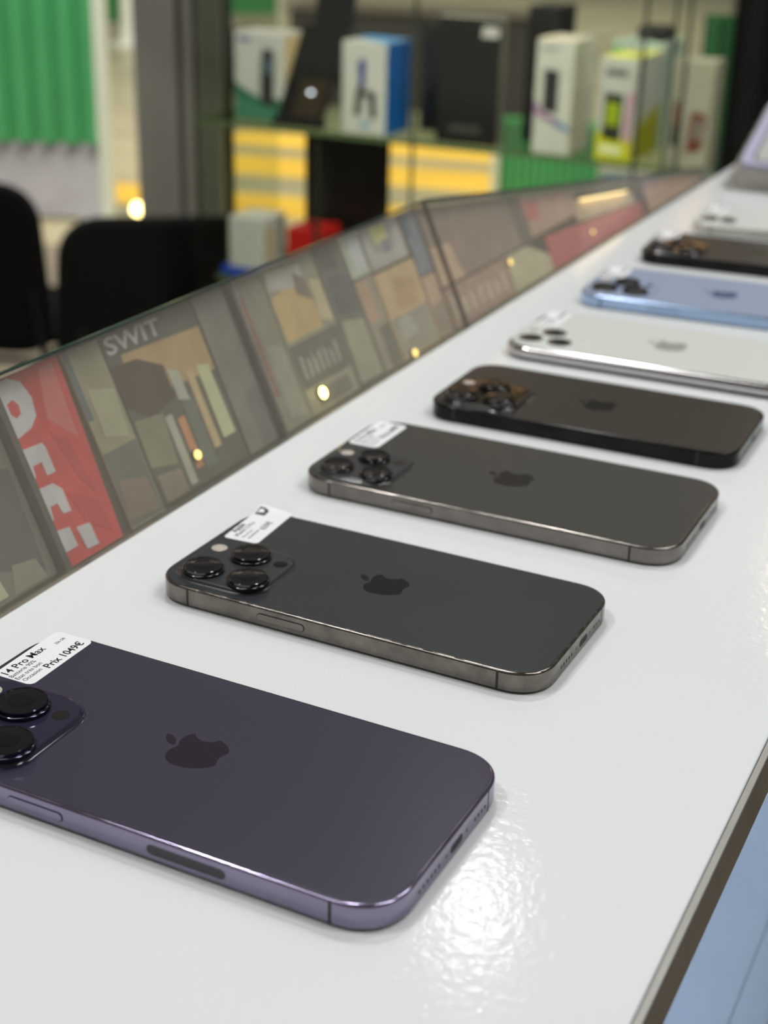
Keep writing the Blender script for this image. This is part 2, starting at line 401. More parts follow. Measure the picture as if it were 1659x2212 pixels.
def text_M(O, ux, vy, z, rot=0.0):
    """lettering runs along the phone's +y, with the tops of the letters towards its camera end (-x)"""
    base = Matrix.Translation(Vector(((ux + O[0]) * MM, (vy + O[1]) * MM, z * MM)))
    return base @ Matrix.Rotation(rot, 4, 'Z') @ Matrix(((0, -1, 0, 0), (1, 0, 0, 0), (0, 0, 1, 0), (0, 0, 0, 1)))

def make_label(root, O, cx, cy, wx, wy, z, rot, lift=None, r=2.0):
    """paper sticker; wx along the phone's length, wy across; lift=(corner dx, dy, height, reach) curls one corner up"""
    nx, ny = 14, 24; outline = squircle(-wx / 2, -wy / 2, wx / 2, wy / 2, r, 2.0, 6)
    c, s = math.cos(rot), math.sin(rot)
    b = bmesh.new(); top = [b.verts.new((px, py, 0)) for px, py in outline]
    bmesh.ops.triangle_fill(b, edges=[b.edges.new((top[i], top[(i + 1) % len(top)])) for i in range(len(top))], use_beauty=True)
    for k in range(1, ny): bmesh.ops.bisect_plane(b, geom=b.verts[:] + b.edges[:] + b.faces[:], plane_co=(0, -wy / 2 + wy * k / ny, 0), plane_no=(0, 1, 0))
    for k in range(1, nx): bmesh.ops.bisect_plane(b, geom=b.verts[:] + b.edges[:] + b.faces[:], plane_co=(-wx / 2 + wx * k / nx, 0, 0), plane_no=(1, 0, 0))
    r_ = bmesh.ops.extrude_face_region(b, geom=b.faces[:])
    for v in [g for g in r_['geom'] if isinstance(g, bmesh.types.BMVert)]: v.co.z += 0.1
    for v in b.verts:
        h = 0.0
        if lift:
            d = (v.co.x * lift[0] + v.co.y * lift[1]) - lift[3]
            if d > 0: h = lift[2] * d * d
        x_, y_ = v.co.x, v.co.y
        v.co = Vector(((c * x_ - s * y_ + cx + O[0]) * MM, (s * x_ + c * y_ + cy + O[1]) * MM, (v.co.z + z + h) * MM))
    bmesh.ops.recalc_face_normals(b, faces=b.faces)
    me = bpy.data.meshes.new('price_label'); b.to_mesh(me); b.free(); me.materials.append(m_paper)
    lab = link('price_label', me, root); return lab

def lift_onto(o, O, cx, cy, rot, lift):
    # move a print onto the curled part of the sticker
    c, s = math.cos(rot), math.sin(rot)
    for v in o.data.vertices:
        dx, dy = v.co.x / MM - O[0] - cx, v.co.y / MM - O[1] - cy
        x_, y_ = c * dx + s * dy, -s * dx + c * dy
        d = x_ * lift[0] + y_ * lift[1] - lift[3]
        if d > 0: v.co.z += lift[2] * d * d * MM

# --- materials of the phones
m_purple_back = mat('frosted_purple_glass', (56, 53, 70), 0.27, spec=0.45)
m_purple_frame = mat('purple_steel', (142, 134, 158), 0.13, metal=1.0, rnoise=(90, 0.05), noise=(60, 0.06))
m_graph_back = mat('frosted_graphite_glass', (50, 53, 56), 0.27, spec=0.45, noise=(30, 0.05))
m_graph_frame = mat('graphite_steel_smudged', (118, 113, 107), 0.20, metal=1.0, rnoise=(220, 0.14), noise=(160, 0.22))
m_graph2_back = mat('frosted_warm_graphite_glass', (62, 62, 59), 0.27, spec=0.45)
m_graph2_frame = mat('graphite_steel', (124, 119, 114), 0.16, metal=1.0, rnoise=(150, 0.10), noise=(110, 0.14))
m_blk_back = mat('frosted_black_glass', (46, 44, 41), 0.27, spec=0.45)
m_blk_frame = mat('black_steel', (40, 39, 39), 0.10, metal=1.0, rnoise=(120, 0.05), noise=(90, 0.2))
m_wht_back = mat('frosted_white_glass', (214, 219, 212), 0.30, spec=0.45)
m_chrome = mat('polished_chrome_steel', (200, 197, 196), 0.12, metal=1.0)
m_blue_back = mat('frosted_sky_blue_glass', (150, 163, 188), 0.32, spec=0.45)
m_blue_frame = mat('light_blue_steel', (160, 182, 214), 0.14, metal=1.0)
m_ring_dark = mat('lens_ring_black_steel', (84, 82, 80), 0.10, metal=1.0)
m_ring_purple = mat('lens_ring_dark_purple_steel', (78, 72, 88), 0.10, metal=1.0)

# --- phone 1: purple, nearest
ph1, O1 = make_phone('purple phone nearest in the row, with 1049 euro price label', -140.9, 351.6, -26.33, 160.7, 77.6, 7.85, 15.5, m_purple_back, m_purple_frame,
    dict(plate=(4.3, 4.3, 42.0, 43.2), h=1.7, r=11.0, lh=2.7, lenses=[(14.6, 13.0, 8.3), (34.6, 13.0, 8.3), (24.6, 31.8, 8.3)], flash=(10.5, 35.0, 3.0), sensor=(37.0, 34.0, 2.7),
         mat=mat('gloss_purple_glass', (42, 39, 58), 0.10, spec=0.5), sensor_mat=mat('range_sensor_brown', (30, 26, 26), 0.15)),
    mat('emblem_purple', (46, 38, 52), 0.22, metal=0.35), button=(45.7, 63.8), bands=(15.5, 145.1), end_band=61.8, window=(91.0, 115.2),
    end_holes=dict(holes=[18.2, 20.6, 23.0, 25.4, 27.6, 29.9, 53.0, 55.2, 57.4, 59.6], screws=[34.4, 47.4], port=(37.0, 44.6)), lens_ring=m_ring_purple, emblem=(78.6, 38.9, 20.6))
T1 = 7.85
lb = make_label(ph1, O1, 9.2, 61.0, 14.6, 31.6, T1 + 0.01, 0.02, r=2.2)
def lett(lab, O, body, ux, vy, w, z, bold=0.0, rot=0.02):
    return text('lettering', body, w * MM, m_ink, lab, text_M(O, ux, vy, z, rot), bold=bold)
lett(lb, O1, '14 Pro Max', 6.6, 46.6, 19.0, T1 + 0.12, 0.013)
lett(lb, O1, '256 GB', 7.2, 69.4, 4.6, T1 + 0.12, 0.012)
lett(lb, O1, 'Batterie 90%', 8.9, 46.0, 11.8, T1 + 0.12, 0.004)
lett(lb, O1, '\u00c9tat tr\u00e8s bon', 11.3, 46.0, 11.7, T1 + 0.12, 0.004)
lett(lb, O1, 'Occasion', 13.7, 46.4, 8.3, T1 + 0.12, 0.004)
lett(lb, O1, 'Prix 1049\u20ac', 14.9, 56.2, 18.2, T1 + 0.12, 0.02)

# --- phone 2: graphite, 629 euro label
ph2, O2 = make_phone('second phone from the front, graphite with smudged steel sides and 629 euro label', -81.3, 460.4, -26.32, 146.7, 71.5, 7.65, 14.0, m_graph_back, m_graph_frame,
    dict(plate=(4.4, 4.6, 39.4, 38.4), h=1.45, r=10.5, lh=2.2, lenses=[(14.0, 12.2, 7.55), (32.6, 11.9, 7.55), (23.2, 29.2, 7.55)], flash=(9.0, 30.4, 2.9), sensor=(35.4, 29.4, 2.6)),
    mat('emblem_graphite', (24, 30, 37), 0.18, metal=0.5), button=(43.6, 61.8), bands=(15.2, 131.9), end_band=57.2,
    end_holes=dict(holes=[18.4, 20.8, 23.2, 25.6, 28.0, 50.0, 52.4, 54.8], screws=[32.6, 45.3], port=(35.4, 42.8)), lens_ring=m_ring_dark, emblem=(72.4, 35.7, 19.0))
T2 = 7.65
lb = make_label(ph2, O2, 9.3, 57.6, 14.2, 31.0, T2 + 0.01, 0.07, lift=(-0.45, 0.89, 0.05, 10.2), r=1.8)
lett(lb, O2, 'Apple', 5.3, 47.3, 8.2, T2 + 0.13, 0.02, 0.07)
lett(lb, O2, 'iPhone 13 Pro', 7.9, 44.8, 14.0, T2 + 0.13, 0.012, 0.07)
lett(lb, O2, '\u00c9tat: tr\u00e8s bon', 10.3, 45.1, 7.4, T2 + 0.13, 0.01, 0.07)
lett(lb, O2, 'reconditionn\u00e9', 12.6, 45.1, 8.5, T2 + 0.13, 0.01, 0.07)
lett(lb, O2, '629\u20ac', 13.3, 54.8, 7.4, T2 + 0.13, 0.01, 0.07)

m_lgreen = mat('label_logo_dark_green', (28, 44, 28), 0.5)
def logo2(pts, m, dz):
    o = prism('shop_logo', [((a_ + O2[0]) * MM, (b_ + O2[1]) * MM) for a_, b_ in pts], (T2 + 0.115 + dz) * MM, (T2 + 0.15 + dz) * MM, m, lb)
    lift_onto(o, O2, 9.3, 57.6, 0.07, (-0.45, 0.89, 0.05, 10.2))
logo2([(2.2, 65.8), (6.4, 66.1), (6.2, 68.2), (2.0, 67.9)], m_lgreen, 0)
logo2([(2.0, 68.0), (6.2, 68.3), (6.1, 70.3), (4.2, 71.2), (2.0, 70.8)], m_lgreen, 0)
logo2([(2.6, 66.4), (4.4, 66.6), (4.9, 68.6), (4.0, 70.4), (2.6, 70.2)], m_paper, 0.03)

# --- phone 3: graphite
ph3, O3 = make_phone('third phone from the front, warm graphite with a rounded white price label', -36.8, 561.1, -25.62, 160.8, 78.1, 7.5, 15.0, m_graph2_back, m_graph2_frame,
    dict(plate=(4.2, 4.2, 38.4, 38.0), h=1.5, r=10.0, lh=2.2, lenses=[(13.4, 11.6, 6.9), (31.4, 11.2, 6.9), (22.6, 27.4, 6.9)], flash=(9.2, 28.4, 2.9), sensor=(33.8, 28.4, 2.6),
         mat=mat('gloss_graphite_glass', (60, 60, 60), 0.10, spec=0.5), sensor_mat=mat('range_sensor_grey', (36, 35, 34), 0.2)),
    mat('emblem_graphite_dark', (32, 34, 36), 0.18, metal=0.5), button=(44.1, 61.8), bands=(15.5, 143.6), end_band=62.6,
    end_holes=dict(holes=[18.4, 20.6, 22.8, 25.0, 27.2, 29.4, 53.0, 55.2, 57.4, 59.6], screws=[34.4, 47.4], port=(37.0, 44.6)), lens_ring=m_ring_dark, emblem=(79.0, 39.0, 20.2))
T3 = 7.5
lb = make_label(ph3, O3, 9.0, 58.3, 14.4, 31.6, T3 + 0.01, 0.0, r=2.6)
lett(lb, O3, '12 Pro Max', 6.0, 45.0, 18.5, T3 + 0.12, 0.02, 0.0)
lett(lb, O3, '128 GB', 6.6, 66.2, 4.9, T3 + 0.12, 0.01, 0.0)
lett(lb, O3, 'Batterie 90%', 8.6, 44.4, 11.6, T3 + 0.12, 0.004, 0.0)
lett(lb, O3, '\u00c9tat tr\u00e8s bon', 10.9, 44.4, 9.6, T3 + 0.12, 0.004, 0.0)
lett(lb, O3, 'Occasion', 13.1, 44.6, 7.6, T3 + 0.12, 0.004, 0.0)
lett(lb, O3, 'Prix 649\u20ac', 13.6, 55.0, 17.0, T3 + 0.12, 0.024, 0.0)

# --- phone 4: black, no label
ph4, O4 = make_phone('black phone fourth in the row, shiny black sides and no label', 17.8, 654.1, -24.94, 147.5, 71.5, 7.85, 14.0, m_blk_back, m_blk_frame,
    dict(plate=(4.2, 4.4, 41.6, 40.6), h=1.6, r=10.5, lh=2.6, lenses=[(13.6, 13.2, 8.0), (32.8, 13.2, 8.0), (23.2, 31.0, 8.0)], flash=(9.4, 32.6, 2.9), sensor=(36.4, 32.0, 2.6),
         mat=mat('gloss_black_glass', (26, 25, 24), 0.08, spec=0.6)),
    mat('emblem_black', (30, 28, 27), 0.16, metal=0.5), button=(45.8, 63.5), bands=(15.0, 131.1), end_band=57.2,
    end_holes=dict(holes=[18.4, 20.6, 22.8, 25.0, 27.2, 50.0, 52.2, 54.4], screws=[32.2, 44.8], port=(34.8, 42.2)), lens_ring=m_ring_dark, emblem=(72.8, 36.0, 19.2))

def blank_lines(root, O, lab, T, cx, cy, spec, rot=0.0):
    """print too blurred to read in the photograph: plain dark strokes on the sticker"""
    m_grey = mat('label_print_grey', (120, 122, 122), 0.5)
    for ux, v0, v1, w in spec:
        box('print_stroke', (ux - w + O[0]) * MM, (v0 + O[1]) * MM, (T + 0.1) * MM, (ux + O[0]) * MM, (v1 + O[1]) * MM, (T + 0.14) * MM, m_grey, lab)
LINES = [(5.2, 46, 62, 1.6), (8.2, 46, 58, 0.9), (10.6, 46, 58, 0.9), (13.0, 46, 55, 0.9), (13.4, 58, 73, 1.8)]

# --- phone 5: white with chrome rounded frame
m_ring_silver = mat('lens_ring_silver', (168, 170, 166), 0.15, metal=1.0)
ph5, O5 = make_phone('white phone with rounded chrome frame, three small black lenses and grey emblem', 59.3, 752.7, -25.0, 158.0, 77.8, 8.1, 16.0, m_wht_back, m_chrome,
    dict(plate=(5.0, 5.0, 37.5, 37.0), h=1.0, r=9.5, lh=0.7, lenses=[(13.2, 12.6, 6.7), (29.6, 12.0, 6.7), (21.4, 27.6, 6.7)], flash=(9.4, 27.6, 2.8)),
    mat('emblem_silver_grey', (176, 178, 172), 0.3, metal=0.3), round_edge=True, lens_ring=m_ring_silver, emblem=(80.5, 38.9, 22.0))
lb = make_label(ph5, O5, 10.5, 57.0, 13.0, 29.0, 8.11, 0.0, r=2.0); blank_lines(ph5, O5, lb, 8.11, 0, 0, LINES)
# --- phone 6: light blue
ph6, O6 = make_phone('light blue phone with blue steel sides between the white and the black phone', 111.9, 858.8, -22.6, 160.8, 78.1, 7.65, 15.5, m_blue_back, m_blue_frame,
    dict(plate=(4.4, 4.4, 42.0, 42.0), h=1.5, r=11.0, lh=2.2, lenses=[(14.2, 13.2, 8.0), (33.0, 13.0, 8.0), (23.6, 31.0, 8.0)], flash=(9.8, 33.0, 2.9), sensor=(36.8, 32.6, 2.6)),
    mat('emblem_blue', (104, 126, 168), 0.2, metal=0.5), button=(44.5, 62.6), bands=(15.4, 145.0), lens_ring=m_ring_dark, emblem=(79.2, 39.0, 20.4))
lb = make_label(ph6, O6, 9.4, 59.0, 14.0, 31.0, 7.66, 0.0, r=2.0); blank_lines(ph6, O6, lb, 7.66, 0, 0, LINES)
# --- phone 7: black, its emblem tinted gold
ph7, O7 = make_phone('black phone behind the light blue one, with an emblem tinted gold by a painted reflection', 165.4, 969.1, -22.0, 147.5, 71.5, 7.85, 14.0, mat('frosted_brown_black_glass', (66, 60, 54), 0.3, spec=0.45), m_blk_frame,
    dict(plate=(4.2, 4.4, 41.0, 40.0), h=1.6, r=10.5, lh=2.4, lenses=[(13.6, 13.2, 8.0), (32.8, 13.2, 8.0), (23.2, 31.0, 8.0)], flash=(9.4, 32.6, 2.9), sensor=(36.4, 32.0, 2.6),
         mat=mat('gloss_black_glass', (26, 25, 24), 0.08, spec=0.6)),
    mat('emblem_gold_reflection', (190, 180, 140), 0.15, metal=0.9), button=(45.8, 63.5), bands=(15.0, 131.1), lens_ring=m_ring_dark, emblem=(72.8, 36.0, 19.2))  # gold tone of the emblem stands in for a warm reflection
lb = make_label(ph7, O7, 9.0, 55.5, 13.5, 27.0, 7.86, 0.0, r=2.0); blank_lines(ph7, O7, lb, 7.86, 0, 0, [(a, b - 3, c - 4, d) for a, b, c, d in LINES])
# --- phone 8: white with two lenses, farthest
ph8, O8 = make_phone('white phone farthest in the row, with two dark lenses and matt silver sides', 218.6, 1065.8, -21.2, 146.7, 71.5, 7.4, 14.0, m_wht_back, mat('matt_silver_aluminium', (196, 196, 186), 0.35, metal=0.7),
    dict(plate=(4.4, 4.4, 32.0, 32.0), h=1.2, r=9.5, lh=1.5, lenses=[(11.6, 11.4, 6.4), (25.0, 11.4, 6.4)], flash=(12.0, 25.6, 2.8)),
    mat('emblem_silver_grey', (176, 178, 172), 0.3, metal=0.3), button=(44.0, 62.0), bands=(15.0,), lens_ring=m_ring_silver, emblem=(72.4, 35.7, 19.0))
lb = make_label(ph8, O8, 10.0, 53.5, 13.5, 28.0, 7.41, 0.0, r=2.0); blank_lines(ph8, O8, lb, 7.41, 0, 0, [(a, b - 5, c - 6, d) for a, b, c, d in LINES])

# ================================================================ acrylic stand with a lavender phone at the end of the counter
SM = frame_matrix(Vector((0.279, 1.238, 0.0)), -L_, E_, Vector((0, 0, 1)))    # x to the right across the counter, y along it
stand = thing('phone_stand', 'clear acrylic wedge stand at the far end of the white counter', 'stand', tuple(SM @ Vector((0.055, 0.04, 0))))
SI = Matrix.Translation(-Vector(stand.location)) @ SM
m_acryl = glass_mat('clear_acrylic', (0.86, 0.88, 0.90), 0.10, 0.5, 3, rough=0.08, haze=0.30)
box('base', 0.0, -0.006, 0.0005, 0.110, 0.125, 0.007, m_acryl, stand, 0.0015, 2, SI)
YZX = Matrix(((0, 0, 1, 0), (1, 0, 0, 0), (0, 1, 0, 0), (0, 0, 0, 1)))
for x0 in (0.002, 0.100):
    prism('side_cheek', [(0.0, 0.0072), (0.122, 0.0072), (0.122, 0.054), (0.0, 0.0090)], x0, x0 + 0.005, m_acryl, stand, SI @ YZX)
box('front_lip', 0.010, -0.006, 0.0072, 0.098, -0.001, 0.018, m_acryl, stand, 0.0008, 2, SI)
lav = thing('smartphone', 'lavender edged phone reclining on the clear wedge stand at the far end', 'phone', tuple(SM @ Vector((0.055, 0.0, 0.012))))
LI = Matrix.Translation(-Vector(lav.location)) @ SM @ Matrix.Translation(Vector((0.009, 0.003, 0.0135))) @ Matrix.Rotation(math.radians(21), 4, 'X')
m_lav = mat('lavender_plastic', (176, 174, 198), 0.3, noise=(30, 0.04))
slab('body', 0, 0, 88, 140, 12, [(1.0, 0.0), (0.0, 1.0), (0.0, 7.6), (1.0, 8.6)], m_lav, lav).matrix_local = LI
slab('screen', 12, 8, 85, 132, 6, [(0.0, 8.4), (0.0, 9.0)], mat('pale_grey_screen', (186, 186, 180), 0.2), lav).matrix_local = LI
slab('rim_groove', 9.5, 6, 86.5, 134, 8, [(0.0, 8.4), (0.0, 8.75)], mat('grey_rim_groove', (104, 106, 112), 0.4), lav).matrix_local = LI

# ================================================================ slanted glass-fronted rack along the counter's rear edge
TILT = math.radians(66)
S_ = math.cos(TILT) * L_ + math.sin(TILT) * Vector((0, 0, 1))
N_ = E_.cross(S_)                                            # towards the customer
RO = C0 - Vector((0, 0, 0.004)) + L_ * 0.002
RMW = frame_matrix(RO, E_, S_, N_)
rack = thing('display_rack', 'slanted glass fronted rack along the rear edge of the white counter', 'rack', tuple(RO + E_ * 0.45))
RI = Matrix.Translation(-Vector(rack.location)) @ RMW
TOPL = lambda a: 78.0 if a <= 412 else 78.0 - (a - 412) * 68.0 / 545.0
m_back_b = mat('rack_backing_board', (104, 98, 84), 0.6, noise=(14, 0.12))
prism('backing_board', [(-0.30, 0.0005), (0.955, 0.0005), (0.955, 0.0085), (0.412, 0.0765), (-0.30, 0.0765)], -0.0145, -0.0105, m_back_b, rack, RI)
m_rglass = glass_mat('rack_glass', (0.97, 0.98, 0.97), 0.05, 0.5, 4, haze=0.11)  # diffuse share paints a pale haze over the cards
prism('glass_pane', [(-0.30, 0.0005), (0.4115, 0.0005), (0.4115, 0.078), (-0.30, 0.078)], -0.003, 0.0, m_rglass, rack, RI)
prism('glass_pane', [(0.4122, 0.0005), (0.957, 0.0005), (0.957, 0.010), (0.4122, 0.0779)], -0.003, 0.0, m_rglass, rack, RI)
m_gedge = mat('dark_glass_edge', (52, 66, 60), 0.2)
prism('glass_edge', [(-0.30, 0.0781), (0.412, 0.0781), (0.412, 0.0789), (-0.30, 0.0789)], -0.0145, 0.0, m_gedge, rack, RI)
prism('glass_edge', [(0.412, 0.0781), (0.957, 0.0101), (0.957, 0.0109), (0.412, 0.0789)], -0.0145, 0.0, m_gedge, rack, RI)
prism('glass_joint', [(0.41155, 0.0005), (0.41215, 0.0005), (0.41215, 0.0778), (0.41155, 0.0778)], -0.0032, -0.0002, mat('brown_glass_seal', (96, 80, 66), 0.5), rack, RI)

def rmat(name, rgb):
    # matt prints, colours lifted to imitate haze and brighter light on them
    return mat(name, tuple(min(255, int(58 + 1.02 * c)) for c in rgb), 0.5, noise=(70, 0.10))
def rpoly(pts): return [(a * MM, b * MM) for a, b in pts]
def card(name, label, cat, pts, rgb, layer=0, group='cards and cases leaning in the slanted rack', prints=(), thick=1.4):
    """a flat thing leaning on the backing board: layer 0 touches the board, layer 1 lies on a layer 0 thing"""
    z0 = -10.45 + 1.75 * layer; z1 = z0 + thick
    cx = sum(p[0] for p in pts) / len(pts); cy = min(p[1] for p in pts)
    loc = RMW @ Vector((cx * MM, cy * MM, z0 * MM))
    t = thing(name, label, cat, tuple(loc), 0, group)
    inv = Matrix.Translation(-loc) @ RMW
    prism('body', rpoly(pts), z0 * MM, z1 * MM, rmat('card_%d_%d_%d' % rgb, rgb), t, inv)
    for k, (nm, pp, col) in enumerate(prints):
        e = 0.06 + 0.05 * k
        prism(nm, rpoly(pp), (z1 - 0.02) * MM, (z1 + e) * MM, rmat('card_%d_%d_%d' % col, col), t, inv)
    return t, inv, z1
R4 = lambda a0, b0, a1, b1: [(a0, b0), (a1, b0), (a1, b1), (a0, b1)]
card('game_case', 'brown grey case at the left end of the rack, orange corner print', 'case', R4(-40, 3, 45.5, 76), (100, 92, 80), prints=[
    ('colour_panel', [(31, 49), (43, 46), (41, 6), (12, 17)], (70, 60, 60)), ('colour_panel', [(20, 66), (42, 67), (44, 58), (33, 53), (20, 54)], (236, 104, 56)),
    ('colour_panel', [(2, 5), (19, 5), (16, 22), (-10, 24)], (178, 172, 140)), ('colour_panel', [(22, 4), (40, 4), (38, 12), (26, 14)], (128, 120, 100))])
card('rack_divider', 'thin dark divider strip just left of the red sign', 'divider', R4(46.4, 2, 49.6, 77), (54, 52, 46), thick=5.5)
red_, inv_, z_ = card('red_sign', 'red sign with large white sideways letters in the rack', 'sign', [(50.6, 2), (86, 2), (90, 76.5), (50.6, 76.5)], (208, 44, 44), prints=[
    ('colour_panel', [(66, 74), (78, 75), (74, 55), (68, 50)], (188, 34, 36)), ('colour_panel', [(78, 75), (86, 75), (84, 45), (72, 56)], (224, 84, 80)),  # lighter and darker red facets paint the shine of the film
    ('colour_panel', [(70, 52), (78, 46), (82, 22), (76, 30)], (176, 34, 38)), ('colour_panel', [(66, 28), (80, 20), (82, 6), (70, 14)], (182, 34, 40)),
    ('letter', [(51.2, 75.5), (60, 76), (66, 73), (68.5, 66), (67, 59), (62, 55.5), (54, 54), (51.2, 55)], (226, 224, 228)),
    ('letter_counter', [(55, 67), (58.5, 68), (60.5, 65.5), (60, 62), (57, 61), (55, 63)], (208, 44, 44)),
    ('letter', [(51.2, 51), (54, 49.5), (64, 49), (65, 46.5), (64.8, 37), (60, 37), (60, 42.5), (55, 42.5), (54, 38), (51.2, 38)], (226, 224, 228)),
    ('letter', [(51.2, 34), (61, 33.5), (64.5, 30), (64.5, 21), (60, 21.5), (59, 26), (55, 26), (54, 21), (51.2, 21)], (226, 224, 228)),
    ('letter', [(52.2, 17), (60, 16), (60.5, 8), (52.5, 8)], (226, 224, 228)), ('letter', [(63.5, 14.5), (71, 13.5), (71.5, 4.5), (64.5, 5)], (226, 224, 228))])
card('game_case', 'beige case with a slate lower half, right of the red sign', 'case', [(92.5, 2), (115.5, 2), (115.5, 76.5), (92.5, 76.5)], (138, 130, 100), prints=[
    ('colour_panel', R4(92.8, 2.5, 115, 34), (84, 82, 72)), ('colour_panel', [(93, 6), (113, 4), (112, 18), (96, 22)], (112, 94, 76)), ('colour_panel', R4(92.8, 48, 96, 76), (70, 86, 84)),
    ('colour_panel', [(98, 40), (112, 36), (114, 56), (99, 60)], (160, 154, 122))])
sw_, inv_, z_ = card('game_case', 'game case with pale lettering over a sandy picture', 'case', R4(116.5, 3, 182.5, 77), (70, 66, 56), prints=[
    ('colour_panel', [(122, 47), (182, 45), (182, 65), (126, 67)], (178, 142, 88)), ('colour_panel', [(117, 64), (134, 63), (149, 56), (149, 42), (130, 38), (117, 46)], (54, 38, 28)),
    ('colour_panel', [(117, 20), (134, 16), (137, 38), (118, 40)], (116, 112, 84)), ('colour_panel', R4(137, 5, 142, 36), (168, 166, 148)), ('colour_panel', R4(144.5, 10, 149.5, 33), (206, 122, 74)),
    ('colour_panel', R4(151, 8, 159.5, 40), (84, 90, 78)), ('colour_panel', [(150, 40), (157, 38), (157, 51), (150, 54)], (172, 170, 152)), ('colour_panel', [(161, 14), (166, 14), (166, 48), (161, 50)], (196, 164, 112)),
    ('colour_panel', [(169.5, 16), (179, 16), (178, 48), (169.5, 50)], (206, 194, 146)), ('colour_panel', [(118, 4), (134, 4), (134, 14), (118, 16)], (120, 104, 86))])
text('lettering', 'SWIT', 38 * MM, rmat('card_200_208_196', (210, 218, 204)), sw_, inv_ @ Matrix.Translation(Vector((0.1185, 0.0686, 0))) @ Matrix.Diagonal((1, 0.62, 1, 1)), depth=(z_ + 0.12) * MM, bold=0.02)
card('storage_box', 'plain grey box right of the pale lettered case', 'box', [(184, 3), (208.6, 3), (208.6, 77), (176 + 8, 77)], (106, 102, 92), prints=[('colour_panel', R4(196, 4, 208, 30), (96, 92, 84))])
card('rack_divider', 'thin dark divider strip between the grey and the olive case', 'divider', R4(209.3, 2, 211.3, 77), (54, 46, 42), thick=5.5)
card('game_case', 'narrow olive case with a reddish left edge', 'case', R4(212, 3, 241, 77), (122, 118, 98), prints=[('colour_panel', R4(218, 20, 222, 70), (122, 78, 66)), ('colour_panel', [(224, 8), (238, 6), (238, 40), (226, 44)], (138, 136, 116)), ('colour_panel', R4(212.4, 48, 218, 76), (128, 126, 118))])
hl_, inv_, z_ = card('game_case', 'case with an orange picture above a dark lettered band', 'case', R4(242, 3, 291, 77), (140, 132, 108), prints=[
    ('colour_panel', [(243, 62), (262, 66), (277, 62), (279, 40), (244, 40)], (206, 160, 98)), ('colour_panel', R4(243, 16, 290, 38), (82, 78, 66)), ('colour_panel', [(243, 66), (276, 62), (276, 73), (246, 75)], (176, 172, 162)),
    ('colour_panel', [(278, 44), (290, 40), (290, 62), (281, 64)], (208, 174, 132)), ('colour_panel', [(266, 60), (278, 54), (276, 66), (268, 70)], (110, 94, 80)), ('colour_panel', R4(252, 5, 284, 13), (98, 92, 76))])
for i in range(7):
    prism('print_stroke', rpoly([(247 + 5.6 * i, 20.5), (250 + 5.6 * i, 20.2), (250.6 + 5.6 * i, 31 - (i % 3) * 2.2), (247.4 + 5.6 * i, 32 - (i % 2) * 2.0)]), (z_ + 0.1) * MM, (z_ + 0.3) * MM, rmat('card_150_146_130', (150, 146, 130)), hl_, inv_)
card('game_case', 'dark slate case standing below the black box in the glass cabinet', 'case', R4(292, 3, 320, 77), (92, 86, 78), prints=[('colour_panel', [(294, 5), (318, 4), (318, 34), (296, 38)], (150, 148, 118)), ('colour_panel', [(296, 42), (318, 38), (318, 58), (296, 62)], (76, 74, 72)), ('colour_panel', R4(293, 64, 312, 76), (74, 66, 58))])
card('booklet', 'pale green booklet at the top of the rack beside a framed picture', 'booklet', [(321, 54), (341.5, 54), (341.5, 77), (321, 77)], (176, 180, 158), prints=[('colour_panel', [(328, 56), (339, 57), (340, 74), (328, 75)], (216, 224, 204))])
card('game_case', 'dark case with a cream corner under the pale green booklet', 'case', R4(321, 3, 341.5, 53), (146, 130, 108), prints=[('colour_panel', R4(330, 4, 341, 26), (90, 86, 72)), ('colour_panel', [(322, 30), (334, 30), (334, 50), (322, 52)], (178, 140, 108))])
card('picture_frame', 'small light grey framed picture with yellow print in the rack', 'picture', R4(343, 53, 389, 76.5), (150, 140, 130), prints=[
    ('colour_panel', [(345, 55), (387, 54.5), (387, 75.5), (345, 75.5)], (172, 164, 158)), ('colour_panel', [(352, 62), (376, 61), (380, 74), (352, 75)], (148, 144, 136)),
    ('colour_panel', [(356, 66), (370, 67), (372, 75), (354, 75.5)], (216, 190, 104)), ('colour_panel', [(362, 60), (372, 60), (372, 67), (363, 67)], (120, 118, 122))])
card('game_case', 'peach case with pale lower print under the framed picture', 'case', R4(343, 3, 391, 51.5), (204, 160, 112), prints=[('colour_panel', R4(344, 4, 390, 26), (146, 136, 116)), ('colour_panel', [(356, 28), (380, 28), (384, 42), (362, 46)], (176, 138, 92)), ('colour_panel', [(350, 12), (368, 14), (366, 24), (352, 24)], (164, 158, 142))])
card('booklet', 'narrow slate blue booklet beside the joint of the rack glass', 'booklet', R4(393, 40, 410, 76.5), (112, 116, 128), prints=[('colour_panel', R4(393.4, 62, 399, 76), (62, 88, 104))])
card('booklet', 'peach booklet below the slate blue booklet', 'booklet', R4(393, 3, 410, 39), (190, 152, 122), prints=[('colour_panel', R4(394, 4, 409, 22), (142, 124, 104))])
card('storage_box', 'brown grey box right of the joint of the rack glass', 'box', [(413.5, 28), (556, 28), (556, 58.5), (413.5, 76)], (134, 110, 96), prints=[
    ('colour_panel', [(414, 28.4), (446, 28.4), (440, 50), (414, 52)], (204, 160, 126)), ('colour_panel', [(538, 28.4), (554, 28.4), (553, 57), (536, 58)], (96, 80, 72)), ('colour_panel', R4(424, 50, 428, 72), (148, 124, 110))])
